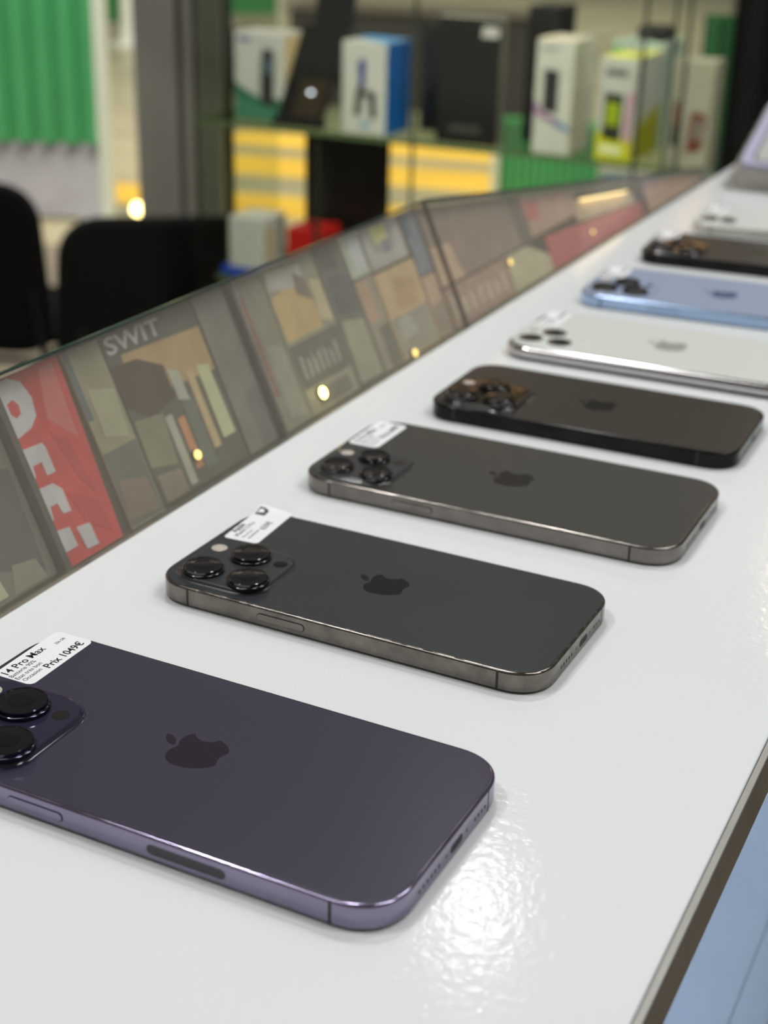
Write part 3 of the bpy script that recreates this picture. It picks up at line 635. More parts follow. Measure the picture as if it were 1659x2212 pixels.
tb_, inv_, z_ = card('booklet', 'wide brown booklet with blurred pale print low behind the second pane', 'booklet', R4(413.5, 3, 505, 26.5), (158, 126, 104), prints=[
    ('colour_panel', [(418 + i * 12, 8), (425 + i * 12, 8), (426 + i * 12, 19 - (i % 3) * 2), (419 + i * 12, 21 - (i % 2) * 3)], (186, 166, 144)) for i in range(7)])
card('booklet', 'cream booklet low between the brown booklet and the red card', 'booklet', [(507, 3), (575, 3), (575, 14), (545, 26), (507, 26.5)], (202, 182, 144))
card('card', 'pinkish brown card above the red card', 'card', [(558, 29), (640, 29), (640, 47.5), (558, 57.5)], (184, 146, 126), prints=[('colour_panel', [(560, 40), (580, 38), (580, 50), (560, 53)], (190, 92, 88))])
card('card', 'long bright red card for a reflected red glow, under the glowing strip in the rack', 'card', [(577, 3), (775, 3), (775, 14), (640, 22), (577, 26)], (226, 84, 84))  # red and peach cards carry a reflected glow as colour
card('card', 'peach pink card for the reflected glow, behind the glowing strip in the rack', 'card', [(642, 23.5), (764, 15.5), (764, 32.5), (642, 47.5)], (228, 170, 140))
card('rack_divider', 'thin brown divider strip at the far right end of the rack', 'divider', R4(777, 3, 781, 30), (98, 78, 66), thick=5.5)
card('card', 'peach brown card at the far right tip of the rack', 'card', [(783, 3), (945, 3), (945, 9), (783, 29.5)], (206, 150, 126))

# glowing discs added for lamps that the rack glass reflects
m_bulb = mat('warm_glow_disc', (255, 240, 190), 0.4, emit=((255, 232, 130), 14.0))
m_bulb2 = mat('warm_glow_disc_dim', (255, 240, 190), 0.4, emit=((255, 214, 110), 3.0))
m_glow_surround = mat('glow_surround_bronze', (110, 100, 80), 0.35, metal=0.6)
def puck(a, b, r, m, label):
    loc = RMW @ Vector((a * MM, b * MM, -8.9 * MM)); t = thing('reflected_lamp_disc', label, 'lamp', tuple(loc), 0, 'glowing discs for lamps reflected in the rack')
    inv = Matrix.Translation(-loc) @ RMW
    def ring(rr, z): return [inv @ Vector((a * MM + rr * math.cos(2 * math.pi * i / 20), b * MM + rr * math.sin(2 * math.pi * i / 20), z)) for i in range(20)]
    v, f = loft([ring(r * 1.2, -0.0089), ring(r * 1.2, -0.0078), ring(r * 1.08, -0.0074)]); mesh_from('glow_surround', v, f, m_glow_surround, t, 40)
    v, f = loft([ring(r, -0.0075), ring(r * 0.9, -0.0068), ring(r * 0.4, -0.0063)]); mesh_from('bulb', v, f, m, t, 60)
puck(254.5, 11.2, 0.0030, m_bulb, 'brightest glowing disc for a reflected lamp in the rack, under the dark lettered band')
puck(146.2, 15.6, 0.0022, m_bulb2, 'glowing disc for a reflected lamp over the orange stripe of the pale lettered case')
puck(354.0, 4.4, 0.0022, m_bulb2, 'glowing disc for a reflected lamp just above the counter edge below the peach case')
puck(508.5, 22.5, 0.0018, m_bulb2, 'glowing disc for a reflected lamp between the brown booklet and the cream booklet')
puck(657.0, 12.5, 0.0015, m_bulb2, 'glowing disc for a reflected lamp in front of the long red card')
gl = thing('reflected_glow_strip', 'glowing warm strip added for a reflected glow above the red card in the rack', 'lamp', tuple(RMW @ Vector((0.705, 0.029, -0.007))))  # strip added for a glow that the pane reflects
GI = Matrix.Translation(-Vector(gl.location)) @ RMW
prism('glow_surround', rpoly([(648, 38.4), (764, 25.4), (764, 28.2), (648, 41.2)]), -0.0088, -0.0050, m_glow_surround, gl, GI)
prism('glow_strip_face', rpoly([(655, 36.4), (748, 26.0), (748, 27.0), (655, 37.4)]), -0.0088, -0.0060, mat('warm_reflected_glow', (255, 240, 190), 0.4, emit=((255, 226, 160), 2.6)), gl, GI)

# ================================================================ glass cabinet across the end of the aisle
KA = Vector((-0.29997, 2.68640, 0.0))
KM = frame_matrix(KA, -L_, E_, Vector((0, 0, 1)))            # x right along the front, y into the cabinet, z up
cab = thing('glass_cabinet', 'glass display cabinet with green edged shelves behind the counter', 'cabinet', tuple(KA + (-L_) * 0.41 + E_ * 0.15 + Vector((0, 0, FLOOR_Z))))
KI = Matrix.Translation(-Vector(cab.location)) @ KM
def kbox(name, x0, y0, z0, x1, y1, z1, m, par=cab, bev=0.0, inv=None):
    return box(name, x0 * MM, y0 * MM, z0 * MM, x1 * MM, y1 * MM, z1 * MM, m, par, bev, 2, inv if inv is not None else KI)
m_kglass = glass_mat('cabinet_glass', (0.91, 0.93, 0.89), 0.03, 0.6, 4)
m_kshelf = glass_mat('cabinet_shelf_glass', (0.80, 0.86, 0.76), 0.05, 0.4, 4)
m_kedge = mat('green_glass_edge', (96, 114, 80), 0.2, spec=0.6)
m_kdark = mat('dark_glass_seam', (48, 54, 44), 0.35)
DEP = 300
for nm, x0, x1 in (('door_pane', -72, 369), ('door_pane', 373, 758), ('door_pane', 762, 892)):
    kbox(nm, x0, -6, -900, x1, 0 - 1, 700, m_kglass)
for xx in (371, 760, 828): kbox('pane_seam', xx - 1.9, -7, -900, xx + 1.9, 0, 700, m_kdark)
kbox('pane_seam', 803, 0, -900, 807, 4, 700, m_kdark)
kbox('side_pane', -72, 0.5, -900, -67, DEP, 700, m_kglass)
kbox('side_pane', 887, 0.5, -900, 892, DEP, 700, m_kglass)
kbox('corner_post', -76, 112, -900, -64, 126, 700, m_kdark)
for zz, xs in ((-188, -64), (-472, -28)):
    sh = kbox('shelf', xs, 2, zz, 885, DEP - 2, zz + 8, m_kshelf)
    kbox('shelf_edge', xs + 2, 0.2, zz, 884, 1.8, zz + 8, m_kedge, sh, inv=Matrix.Translation(Vector((0, 0, 0))) @ KI)
    kbox('shelf_edge', xs - 2.5, 2, zz, xs - 0.2, DEP - 2, zz + 8, m_kedge, sh)
kbox('base', -76, -6, FLOOR_Z * 1000, 892, DEP + 6, -901, mat('cabinet_base_grey', (92, 90, 84), 0.5, noise=(6, 0.05)))
kbox('top_rail', -76, -6, 701, 892, DEP + 6, 760, mat('cabinet_rail_grey', (120, 120, 116), 0.4, metal=0.5))
kbox('shelf_support', 178, 6, -464, 184, 12, -189, m_kdark)

SH = -179.5        # top of the upper shelf
SL = -463.5        # top of the lower shelf
def kthing(name, label, cat, x0, x1, y0, y1, z0, group='boxes in the glass cabinet'):
    loc = KM @ Vector(((x0 + x1) / 2 * MM, (y0 + y1) / 2 * MM, z0 * MM)); t = thing(name, label, cat, tuple(loc), 0, group)
    return t, Matrix.Translation(-loc) @ KM
def kcol(rgb, r=0.45): return mat('carton_%d_%d_%d' % rgb, rgb, r, noise=(20, 0.05))
def kprint(t, inv, name, pts, y, rgb, e=0.5):
    """flat print on a carton front (x,z polygon) at depth y"""
    Mx = inv @ Matrix(((1, 0, 0, 0), (0, 0, 1, 0), (0, 1, 0, 0), (0, 0, 0, 1)))
    prism(name, [(a * MM, b * MM) for a, b in pts], (y - e) * MM, (y + 0.1) * MM, kcol(rgb), t, Mx)
def kprint_side(t, inv, name, pts, x, rgb, e=0.5):
    """flat print on a carton's right side (y,z polygon) at x"""
    Mx = inv @ Matrix(((0, 0, 1, 0), (1, 0, 0, 0), (0, 1, 0, 0), (0, 0, 0, 1)))
    prism(name, [(a * MM, b * MM) for a, b in pts], (x - 0.1) * MM, (x + e) * MM, kcol(rgb), t, Mx)
# white and green carton at the left
t, inv = kthing('phone_box', 'white carton with a green wave and handset picture, left on the shelf', 'box', -4, 98, 36, 116, SH)
kbox('carton', -4, 36, SH, 98, 116, -27, kcol((205, 202, 200)), t, 1.5 * MM, inv)
kprint(t, inv, 'printed_wave', [(-3.5, SH + 1), (97.5, SH + 1), (97.5, SH + 36), (80, SH + 42), (50, SH + 40), (20, SH + 52), (-3.5, SH + 66)], 36, (52, 110, 84))
kprint(t, inv, 'printed_wave', [(-3.5, SH + 1.5), (97.5, SH + 1.5), (97.5, SH + 20), (50, SH + 30), (-3.5, SH + 40)], 35.6, (72, 130, 104), 0.4)
kprint(t, inv, 'printed_handset', [(50, SH + 30), (76, SH + 24), (79, SH + 110), (77, SH + 122), (70, SH + 126), (58, SH + 126), (53, SH + 118), (50, SH + 100)], 35.2, (56, 55, 56), 0.4)
kprint(t, inv, 'printed_screen', [(57, SH + 84), (73, SH + 83), (73, SH + 108), (57, SH + 109)], 34.9, (92, 112, 126), 0.4)
kprint(t, inv, 'printed_logo', [(4, SH + 136), (28, SH + 136), (28, SH + 144), (6, SH + 143)], 36, (84, 96, 150))
kprint_side(t, inv, 'colour_panel', [(38, SH + 2), (114, SH + 2), (114, SH + 148), (38, SH + 148)], 98, (222, 196, 150))
# leaning black display easel
t, inv = kthing('display_easel', 'black easel with a leaning black tablet, between two white cartons', 'easel', 88, 190, 10, 110, SH)
def ktilt(x0, y0, x1, y1, z0, z1, m, name, rx, ry=0.0, piv=None):
    px, py, pz = piv; Mt = Matrix.Translation(Vector((px * MM, py * MM, pz * MM))) @ Matrix(((1, 0, math.tan(ry), 0), (0, 1, 0, 0), (0, 0, 1, 0), (0, 0, 0, 1))) @ Matrix.Rotation(rx, 4, 'X')
    box(name, x0 * MM, y0 * MM, z0 * MM, x1 * MM, y1 * MM, z1 * MM, m, t, 2 * MM, 2, inv @ Mt)
m_kblack = mat('black_gloss_plastic', (30, 29, 28), 0.16)
ktilt(0, 0, 92, 9, 0, 175, m_kblack, 'panel', math.radians(-12), math.radians(13), (92, 11, SH + 3.0))
ktilt(-4, 0, 96, 22, 0, 14, mat('black_matt_plastic', (24, 24, 24), 0.5), 'foot', 0, 0, (92, 8, SH + 0.4))
ktilt(0, 0, 10, 8, 0, 130, m_kblack, 'strut', math.radians(4), math.radians(-24), (204, 100, SH + 2))
ktilt(30, -1.4, 86, 0.2, 14, 80, mat('dark_brown_print', (58, 48, 38), 0.25), 'picture', math.radians(-12), math.radians(13), (92, 11, SH + 3.0))
ktilt(52, -3.0, 60, -1.4, 56, 60, mat('easel_glint', (255, 255, 255), 0.3, emit=((230, 235, 255), 3.0)), 'painted_glint', math.radians(-12), math.radians(13), (92, 11, SH + 3.0))  # glowing chip stands in for a glint on the panel
ktilt(20, 12, 90, 30, 170, 320, mat('black_matt_plastic', (24, 24, 24), 0.5), 'upper_panel', math.radians(-4), math.radians(4), (110, 40, SH - 10))
# white and blue carton with a flip phone
t, inv = kthing('phone_box', 'white and blue carton with a flip handset picture, in the middle of the shelf', 'box', 229, 313, 8, 102, SH)
kbox('carton', 229, 8, SH, 313, 102, -26, kcol((206, 204, 198)), t, 1.5 * MM, inv)
kprint_side(t, inv, 'colour_panel', [(9, SH + 1), (101, SH + 1), (101, -27), (9, -27)], 313, (14, 92, 168))
Mtop = inv
prism('printed_top', [(230 * MM, 60 * MM), (312 * MM, 9 * MM), (312 * MM, 101 * MM), (230 * MM, 101 * MM)], -26.1 * MM, -25.5 * MM, kcol((60, 150, 220)), t, Mtop)
kprint(t, inv, 'printed_handset', [(262, SH + 78), (273, SH + 77), (275, SH + 118), (271, SH + 126), (264, SH + 126), (259, SH + 118)], 8, (62, 66, 140))
kprint(t, inv, 'printed_handset', [(252, SH + 32), (264, SH + 30), (271, SH + 76), (264, SH + 86), (258, SH + 78)], 8, (58, 50, 48))
kprint(t, inv, 'printed_handset', [(284, SH + 28), (296, SH + 28), (294, SH + 68), (288, SH + 74), (272, SH + 74), (272, SH + 64), (281, SH + 64)], 8, (58, 50, 48))
kprint(t, inv, 'printed_logo', [(266, SH + 12), (280, SH + 12), (282, SH + 18), (276, SH + 23), (268, SH + 21)], 8, (84, 156, 196))
# tall black carton and black cartons behind
t, inv = kthing('phone_box', 'tall black carton with a pale edge and white sticker, mid shelf', 'box', 404, 517, 14, 38, SH)
kbox('carton', 404, 14, SH, 517, 38, 24, mat('carton_black', (36, 36, 34), 0.25), t, 1.5 * MM, inv)
kprint_side(t, inv, 'colour_panel', [(15, SH + 1), (37, SH + 1), (37, 23), (15, 23)], 517, (112, 108, 98))
prism('printed_top', [(405 * MM, 15 * MM), (516 * MM, 15 * MM), (516 * MM, 37 * MM), (405 * MM, 37 * MM)], 23.9 * MM, 24.6 * MM, kcol((180, 178, 168)), t, inv)
kprint(t, inv, 'sticker', [(482, -6), (512, -6), (513, 6), (510, 12), (484, 12)], 14, (196, 190, 190))
kprint(t, inv, 'printed_logo', [(430, SH + 20), (486, SH + 20), (486, SH + 31), (430, SH + 31)], 14, (72, 72, 70))
t, inv = kthing('phone_box', 'black carton in shadow just behind the white and blue carton', 'box', 330, 398, 110, 190, SH)
kbox('carton', 330, 110, SH, 398, 190, 2, mat('carton_black', (36, 36, 34), 0.25), t, 1.5 * MM, inv); kprint(t, inv, 'colour_panel', [(372, SH + 40), (392, SH + 38), (388, SH + 130), (376, SH + 132)], 110, (64, 44, 32))
t, inv = kthing('phone_box', 'black carton just behind the tall black one and left of the purple swoosh', 'box', 524, 576, 110, 200, SH)
kbox('carton', 524, 110, SH, 576, 200, 40, mat('carton_black', (36, 36, 34), 0.25), t, 1.5 * MM, inv); kprint(t, inv, 'colour_panel', [(530, SH + 20), (570, SH + 20), (570, SH + 90), (530, SH + 90)], 110, (22, 20, 18))
# tall white carton with a purple swoosh
t, inv = kthing('phone_box', 'tall white carton with a purple swoosh and dark phone picture', 'box', 582, 645, 6, 106, SH)
kbox('carton', 582, 6, SH, 645, 106, 0, kcol((206, 204, 196)), t, 1.5 * MM, inv)
kprint(t, inv, 'printed_phone', [(597, SH + 68), (622, SH + 66), (622, SH + 132), (597, SH + 134)], 6, (48, 46, 50))
kprint(t, inv, 'printed_swoosh', [(583, SH + 68), (592, SH + 60), (604, SH + 54), (624, SH + 50), (624, SH + 56), (604, SH + 62), (594, SH + 70), (583, SH + 84)], 6, (160, 104, 160))
kprint(t, inv, 'printed_swoosh', [(612, SH + 50), (644, SH + 36), (644, SH + 46), (624, SH + 54)], 6, (112, 136, 182))
kprint(t, inv, 'printed_logo', [(590, SH + 163), (618, SH + 163), (618, SH + 168), (590, SH + 168)], 6, (150, 148, 146))
kprint_side(t, inv, 'colour_panel', [(8, SH + 1), (60, SH + 1), (60, -2), (8, -2)], 645, (190, 184, 162))
prism('printed_top', [(583 * MM, 8 * MM), (644 * MM, 8 * MM), (644 * MM, 60 * MM), (583 * MM, 60 * MM)], -0.1 * MM, 0.5 * MM, kcol((238, 214, 190)), t, inv)
# yellow and white carton
t, inv = kthing('phone_box', 'white carton with a yellow green base and phone picture', 'box', 690, 751, 6, 110, SH)
kbox('carton', 690, 6, SH, 751, 150, -20, kcol((198, 196, 190)), t, 1.5 * MM, inv)
kprint(t, inv, 'colour_panel', [(690.5, SH + 1), (750.5, SH + 1), (750.5, SH + 34), (690.5, SH + 46)], 6, (206, 204, 20))
kprint(t, inv, 'printed_phone', [(700, SH + 34), (731, SH + 32), (732, SH + 104), (701, SH + 106)], 5.6, (44, 50, 40), 0.4)
kprint(t, inv, 'printed_screen', [(703, SH + 56), (727, SH + 54), (728, SH + 90), (704, SH + 92)], 5.2, (154, 172, 24), 0.4)
kprint(t, inv, 'printed_stripe', [(736, SH + 30), (745, SH + 30), (748, SH + 108), (739, SH + 108)], 5.6, (190, 128, 158), 0.4)
kprint(t, inv, 'printed_logo', [(700, SH + 132), (736, SH + 131), (736, SH + 141), (700, SH + 142)], 6, (104, 102, 98))
kprint(t, inv, 'printed_logo', [(698, SH + 12), (734, SH + 11), (734, SH + 24), (698, SH + 25)], 5.5, (236, 234, 190))
kprint_side(t, inv, 'colour_panel', [(8, SH + 1), (149, SH + 1), (149, SH + 78), (80, SH + 66), (8, SH + 48)], 751, (176, 172, 24))
prism('printed_top', [(691 * MM, 8 * MM), (750 * MM, 8 * MM), (750 * MM, 148 * MM), (691 * MM, 100 * MM)], -20.1 * MM, -19.4 * MM, kcol((226, 226, 90)), t, inv)
# grey white carton at the right
t, inv = kthing('phone_box', 'dull white carton with red and black phone pictures, right end of the shelf', 'box', 808, 872, 8, 70, SH)
kbox('carton', 808, 8, SH, 872, 70, -16, kcol((170, 164, 148)), t, 1.5 * MM, inv)
kprint(t, inv, 'printed_phone', [(812, SH + 34), (828, SH + 32), (828, SH + 100), (814, SH + 102)], 8, (52, 50, 44))
kprint(t, inv, 'printed_phone', [(816, SH + 66), (824, SH + 65), (824, SH + 100), (817, SH + 101)], 7.6, (138, 64, 52), 0.4)
kprint(t, inv, 'printed_phone', [(838, SH + 24), (862, SH + 30), (866, SH + 84), (842, SH + 88)], 8, (112, 52, 42))
kprint(t, inv, 'printed_screen', [(848, SH + 44), (858, SH + 46), (859, SH + 76), (850, SH + 76)], 7.6, (140, 140, 134), 0.4)
# small black thing and pale mint carton on top of the row behind
t, inv = kthing('phone_box', 'mint and white carton lying behind the yellow green carton', 'box', 655, 745, 170, 280, SH)
kbox('carton', 655, 170, SH, 745, 280, -10, kcol((186, 200, 186)), t, 1.5 * MM, inv); kprint(t, inv, 'colour_panel', [(656, SH + 70), (672, SH + 70), (672, SH + 160), (656, SH + 160)], 170, (92, 168, 128))
t, inv = kthing('card_reader', 'small black device on top of the mint carton', 'device', 690, 742, 180, 230, -9.5)
kbox('body', 690, 180, -9.8, 744, 230, 14, mat('black_matt_plastic', (24, 24, 24), 0.5), t, 6 * MM, inv); kbox('key', 700, 178.6, -4, 712, 180.6, 6, mat('grey_key', (90, 90, 92), 0.4), t, 0, inv)
# lower shelf
t, inv = kthing('phone_box', 'plain white carton on the lower shelf, above a blue one', 'box', -6, 68, 10, 92, SL + 12)
kbox('carton', -6, 10, SL + 16.2, 68, 92, -352, kcol((196, 194, 190)), t, 1.5 * MM, inv); kprint_side(t, inv, 'colour_panel', [(12, SL + 30), (50, SL + 30), (50, -370), (12, -370)], 68, (196, 180, 156)); kprint_side(t, inv, 'colour_panel', [(66, SL + 30), (90, SL + 30), (90, -356), (66, -356)], 68, (120, 130, 126))
t, inv = kthing('carton', 'flat bright blue carton under the plain white one', 'box', -22, 84, 8, 100, SL)
kbox('carton_body', -24, 8, SL + 0.2, 84, 100, SL + 16, kcol((24, 60, 172)), t, 1.5 * MM, inv); kprint(t, inv, 'colour_panel', [(-10, SL + 4), (40, SL + 4), (40, SL + 12), (-10, SL + 12)], 8, (30, 76, 196))
t, inv = kthing('red_carton', 'small glossy red carton on the lower shelf', 'box', 112, 196, 8, 90, SL)
kbox('carton', 112, 18, SL + 0.2, 182, 100, -362, mat('carton_red', (186, 28, 26), 0.3), t, 1.5 * MM, inv); kprint(t, inv, 'printed_logo', [(146, SL + 46), (174, SL + 50), (174, SL + 60), (146, SL + 56)], 18, (206, 120, 110))
t, inv = kthing('tablet_box', 'large black carton standing on the lower shelf', 'box', 88, 246, 130, 170, SL)
kbox('carton', 88, 130, SL + 0.2, 246, 170, -212, mat('carton_black_matt', (26, 26, 24), 0.4), t, 1.5 * MM, inv); kprint(t, inv, 'colour_panel', [(104, SL + 30), (230, SL + 30), (230, SL + 110), (104, SL + 110)], 130, (20, 19, 18))
# glowing discs put in for bright points in the cabinet
def kdisc(x, y, z, r, m, label):
    loc = KM @ Vector((x * MM, y * MM, z * MM)); t = thing('cabinet_bright_spot', label, 'lamp', tuple(loc), 0, 'small bright spots in the glass cabinet')
    inv = Matrix.Translation(-loc) @ KM
    def ring(rr, dy): return [inv @ Vector((x * MM + rr * math.cos(2 * math.pi * i / 14), (y - dy) * MM, z * MM + rr * math.sin(2 * math.pi * i / 14))) for i in range(14)]
    v, f = loft([ring(r * 1.4 * MM, -0.5), ring(r * 1.4 * MM, 1.0), ring(r * 1.1 * MM, 1.4)]); mesh_from('glow_surround', v, f, m_glow_surround, t, 40)
    v, f = loft([ring(r * MM, 1.2), ring(r * 0.8 * MM, 2.2), ring(r * 0.2 * MM, 2.8)]); mesh_from('bulb', v, f, m, t, 60)
m_kb = mat('cabinet_glow', (255, 250, 220), 0.4, emit=((250, 246, 205), 5.0))
m_kb2 = mat('cabinet_glow_dim', (255, 240, 220), 0.4, emit=((255, 225, 190), 2.0))
kdisc(551, 108, -52, 5.0, m_kb, 'pale bright spot left of the purple swoosh carton')
kdisc(389, 108, -8, 3.5, m_kb2, 'orange bright spot left of the tall black carton')

# ================================================================ aluminium pillar, chairs, fences and booths behind
m_pil = mat('anodised_aluminium', (178, 173, 165), 0.35, metal=0.55, noise=(3, 0.04))
pl = thing('aluminium_pillar', 'grey grooved aluminium pillar behind the right black chair', 'pillar', (-0.53, 3.85, FLOOR_Z))
def pbox(name, x0, y0, x1, y1, m): return box(name, x0 + 0.53, y0 - 3.85, 0.0, x1 + 0.53, y1 - 3.85, 2.4, m, pl, 0.003)
pbox('shaft', -0.652, 3.78, -0.545, 3.90, m_pil)
pbox('groove', -0.5445, 3.80, -0.531, 3.90, mat('pillar_groove', (70, 69, 64), 0.5))
pbox('shaft', -0.5305, 3.79, -0.505, 3.90, m_pil)
pbox('groove', -0.5045, 3.80, -0.497, 3.90, mat('pillar_groove', (70, 69, 64), 0.5))
pbox('shaft', -0.4965, 3.785, -0.435, 3.90, mat('anodised_dark', (150, 148, 136), 0.4, metal=0.5))

m_fab = mat('black_chair_fabric', (8, 8, 8), 0.9, spec=0.2, noise=(120, 0.2))
m_leg = mat('black_chair_tube', (14, 14, 14), 0.45)
def make_chair(label, x, y, rz, back_top, flare):
    t = thing('stacking_chair', label, 'chair', (x, y, FLOOR_Z), rz, 'black chairs behind the counter')
    # backrest: padded rounded panel facing the counter (local -y is the outer face), slightly leaning
    Wb, Hb = 0.235, 0.43; rings = []
    for yy, ins in ((-0.022, 0.02), (-0.018, 0.006), (0.0, 0.0), (0.018, 0.006), (0.022, 0.02)):
        ring = []
        for px, pz in squircle(-Wb + ins, ins, Wb - ins, Hb - ins, 0.10, 2.3, 8):
            k = 1.0 + flare * (1 - pz / Hb); lean = -0.10 * (pz / Hb) + 0.25 * (px * px)
            ring.append((px * k, yy + lean - 0.17, back_top - Hb + pz))
        rings.append(ring)
    v, f = loft(rings); mesh_from('backrest', v, f, m_fab, t, 50)
    rings = []
    for zz, ins in ((0.0, 0.03), (0.012, 0.006), (0.035, 0.0), (0.05, 0.01), (0.058, 0.05)):
        rings.append([(px, py, 0.41 + zz) for px, py in squircle(-0.23 + ins, -0.16 + ins, 0.23 - ins, 0.26 - ins, 0.08, 2.3, 6)])
    v, f = loft(rings); mesh_from('seat', v, f, m_fab, t, 50)
    for sx in (-1, 1):
        tube('leg', [(sx * 0.20, -0.23, back_top - 0.26), (sx * 0.20, -0.19, 0.46), (sx * 0.20, -0.18, 0.40), (sx * 0.225, -0.26, 0.012)], 0.011, m_leg, t)
        tube('leg', [(sx * 0.205, -0.15, 0.395), (sx * 0.205, 0.20, 0.395), (sx * 0.225, 0.27, 0.012)], 0.011, m_leg, t)
    tube('stretcher', [(-0.205, -0.16, 0.385), (0.205, -0.16, 0.385)], 0.009, m_leg, t)
    return t
make_chair('black padded chair nearer to the grey pillar', -0.50, 3.32, math.radians(8), 0.815, 0.16)
make_chair('black padded chair cut off at the left edge of the photo', -1.00, 3.55, math.radians(-6), 0.835, -0.05)

# green fence panel at the left with a grey lower sheet
m_green = mat('green_fence_plastic', (70, 150, 96), 0.5, noise=(2, 0.06))
m_greyp = mat('grey_sheet_plastic', (158, 156, 164), 0.5, noise=(3, 0.06), bump=(6, 0.3, 0.05))
m_postw = mat('pale_fence_post', (190, 196, 182), 0.4)
def corrugated(name, x0, x1, z0, z1, y, pitch, amp, m, par):
    n = max(4, int((x1 - x0) / pitch * 8)); v = []; f = []
    for i in range(n + 1):
        x = x0 + (x1 - x0) * i / n; yy = y + amp * max(-0.55, min(0.55, math.sin(2 * math.pi * (x - x0) / pitch))) / 0.55
        v += [(x, yy, z0), (x, yy, z1), (x, yy + 0.012, z0), (x, yy + 0.012, z1)]
    for i in range(n):
        a = 4 * i; b_ = a + 4
        f += [(a, b_, b_ + 1, a + 1), (a + 2, a + 3, b_ + 3, b_ + 2), (a + 1, b_ + 1, b_ + 3, a + 3), (a, a + 2, b_ + 2, b_)]
    f += [(0, 1, 3, 2), (4 * n, 4 * n + 2, 4 * n + 3, 4 * n + 1)]
    return mesh_from(name, v, f, m, par, 40)
fe = thing('fence', 'bright green corrugated fence panel with grey lower sheet, left of the pillar', 'fence', (-2.1, 6.62, FLOOR_Z), math.radians(-4))
corrugated('green_panel', -1.6, 0.80, 0.355, 1.6, 0.0, 0.105, 0.02, m_green, fe)
box('lower_sheet', -1.6, 0.02, 0.02, 0.83, 0.04, 0.352, m_greyp, fe, 0.005)
box('post', 0.806, -0.03, 0.0, 0.858, 0.03, 1.6, m_postw, fe, 0.006)
box('foot', 0.70, -0.16, 0.0, 0.79, 0.16, 0.018, m_postw, fe, 0.004)
f2 = thing('fence', 'far dark green fence panel beside a white post', 'fence', (-2.65, 14.6, FLOOR_Z))
corrugated('green_panel', -0.55, 0.20, 0.12, 1.6, 0.0, 0.12, 0.02, mat('dark_green_fence_plastic', (50, 118, 66), 0.5), f2)
box('post', 0.21, -0.03, 0, 0.26, 0.03, 1.6, m_postw, f2, 0.006)
f3 = thing('fence_post', 'white post on a round foot in the far aisle', 'post', (-2.40, 13.70, FLOOR_Z))
lathe('shaft', 0, 0, [(0.085, 0.04), (0.06, 0.2), (0.055, 2.0)], mat('white_post_paint', (206, 210, 200), 0.4), f3, 20, sc=1.0)
lathe('foot', 0, 0, [(0.17, 0.0), (0.17, 0.02), (0.085, 0.05)], mat('white_post_paint', (206, 210, 200), 0.4), f3, 20, sc=1.0)
fr = thing('fence', 'low bright green fence panel behind the glass cabinet', 'fence', (0.72, 6.9, FLOOR_Z), math.radians(-14))
corrugated('green_panel', -0.22, 0.24, 0.02, 0.46, 0.0, 0.04, 0.008, m_green, fr)
box('post', -0.262, -0.025, 0, -0.222, 0.025, 0.47, m_postw, fr, 0.005)
fb = thing('fence', 'low blue grey fence panel beside the low green one', 'fence', (1.10, 6.82, FLOOR_Z), math.radians(-14))
corrugated('blue_panel', -0.14, 0.30, 0.02, 0.24, 0.0, 0.04, 0.008, mat('blue_grey_fence_plastic', (104, 134, 150), 0.5), fb)
box('post', 0.30, -0.025, 0, 0.33, 0.025, 0.25, m_postw, fb, 0.005)
fg = thing('fence', 'tall dark green fence panel beside the black curtain', 'fence', (1.0, 4.6, FLOOR_Z), math.radians(-14))
corrugated('green_panel', -0.075, 0.085, 0.02, 1.12, 0.0, 0.05, 0.01, mat('dark_green_fence_plastic', (50, 118, 66), 0.5), fg)
box('post', 0.088, -0.02, 0, 0.108, 0.02, 1.14, m_postw, fg, 0.004)
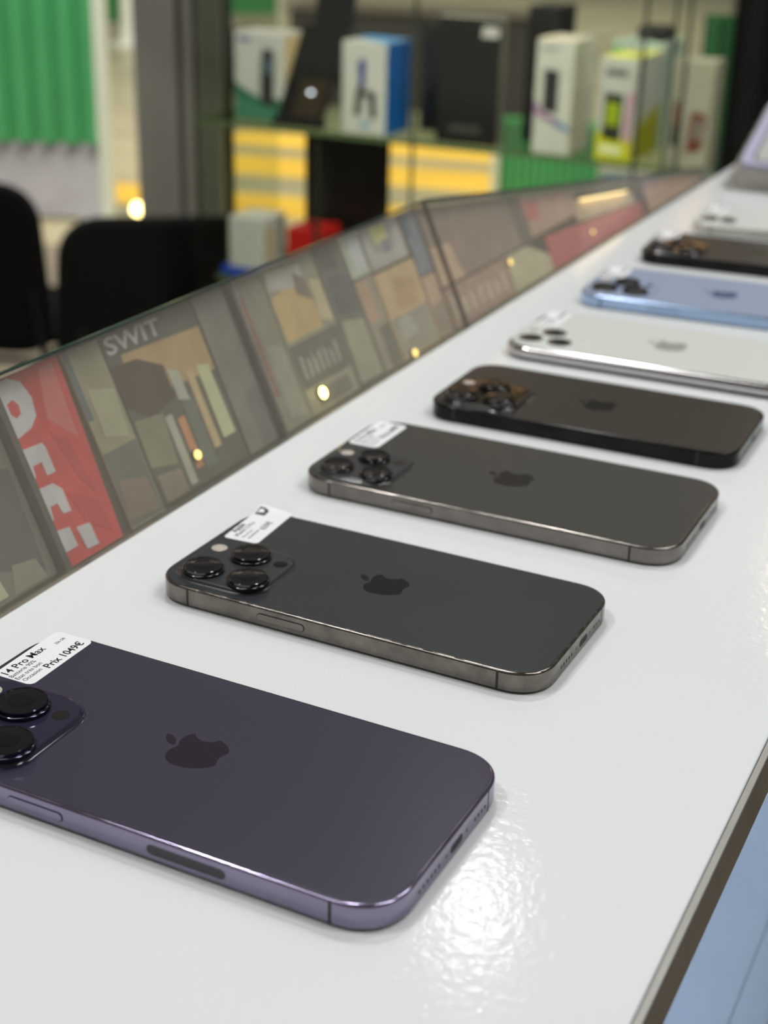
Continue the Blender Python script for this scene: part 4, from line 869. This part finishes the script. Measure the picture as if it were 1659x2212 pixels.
# dark booth across the far aisle
bo = thing('booth_counter', 'low black booth counter across the far aisle', 'counter', (0.12, 10.2, FLOOR_Z), math.radians(-10))
box('front_panel', -0.85, 0, 0.0, 0.98, 0.5, 0.62, mat('black_booth_cloth', (26, 25, 22), 0.7, noise=(3, 0.2)), bo, 0.01)
box('top', -0.88, -0.03, 0.621, 1.01, 0.53, 0.65, mat('booth_top_brown', (70, 62, 50), 0.4), bo, 0.006)
bo2 = thing('floor_case', 'small black case with a grey lid beside the far booth', 'case', (-1.15, 11.2, FLOOR_Z), 0.1)
box('body', -0.14, 0, 0.0, 0.22, 0.3, 0.40, mat('black_booth_cloth', (26, 25, 22), 0.7, noise=(3, 0.2)), bo2, 0.01)
box('lid', -0.14, 0, 0.401, 0.05, 0.3, 0.46, mat('case_lid_grey', (128, 122, 110), 0.5), bo2, 0.01)
bo3 = thing('fence', 'farthest green fence panel above the white and green carton', 'fence', (-1.55, 16.0, FLOOR_Z), 0.05)
corrugated('green_panel', -0.25, 0.30, 0.1, 1.5, 0.0, 0.12, 0.02, m_green, bo3)
box('post', 0.31, -0.03, 0, 0.36, 0.03, 1.5, m_postw, bo3, 0.006)
# black curtain at the right
cu = thing('curtain', 'tall black curtain at the upper right behind the lavender phone', 'curtain', (1.35, 4.2, FLOOR_Z), math.radians(-20))
corrugated('cloth', -0.42, 0.9, 0.01, 2.3, 0.0, 0.11, 0.02, mat('black_curtain_cloth', (9, 9, 9), 0.9), cu)
tube('rail', [(-0.42, 0.006, 2.31), (0.9, 0.006, 2.31)], 0.012, m_leg, cu)
# small floor lamp between the chairs and the pillar
lm = thing('floor_lamp', 'small glowing floor spot lamp left of the grey pillar', 'lamp', (-0.872, 5.02, FLOOR_Z))
lathe('base', 0, 0, [(0.06, 0.0), (0.06, 0.012), (0.012, 0.02), (0.010, 0.385)], m_leg, lm, 18, sc=1.0)
lathe('bulb', 0, 0, [(0.008, 0.384), (0.020, 0.392), (0.022, 0.408), (0.015, 0.422), (0.003, 0.427)], mat('floor_lamp_bulb', (255, 244, 200), 0.4, emit=((255, 234, 150), 9.0)), lm, 18, sc=1.0)

# unseen boards above the frame, added for a warm reflection in black lenses
fa = thing('reflection_boards', 'warm lit boards added above the picture for their reflection in the lenses', 'board', (0.9, 7.05, FLOOR_Z))
box('board', 1.33 - 0.9, 0.0, 2.40, 3.1, 0.05, 2.78, mat('reflection_board_honey', (206, 160, 112), 0.5, noise=(2, 0.12)), fa, 0.005)
box('board', -3.1, 0.0, 3.20, -0.20, 0.05, 3.60, mat('reflection_board_honey', (206, 160, 112), 0.5, noise=(2, 0.12)), fa, 0.005)
for sx in (-3.15, 3.15): box('post', sx - 0.04, -0.02, 0, sx + 0.04, 0.07, 3.85, m_pil, fa, 0.004)

bpy.context.view_layer.update()
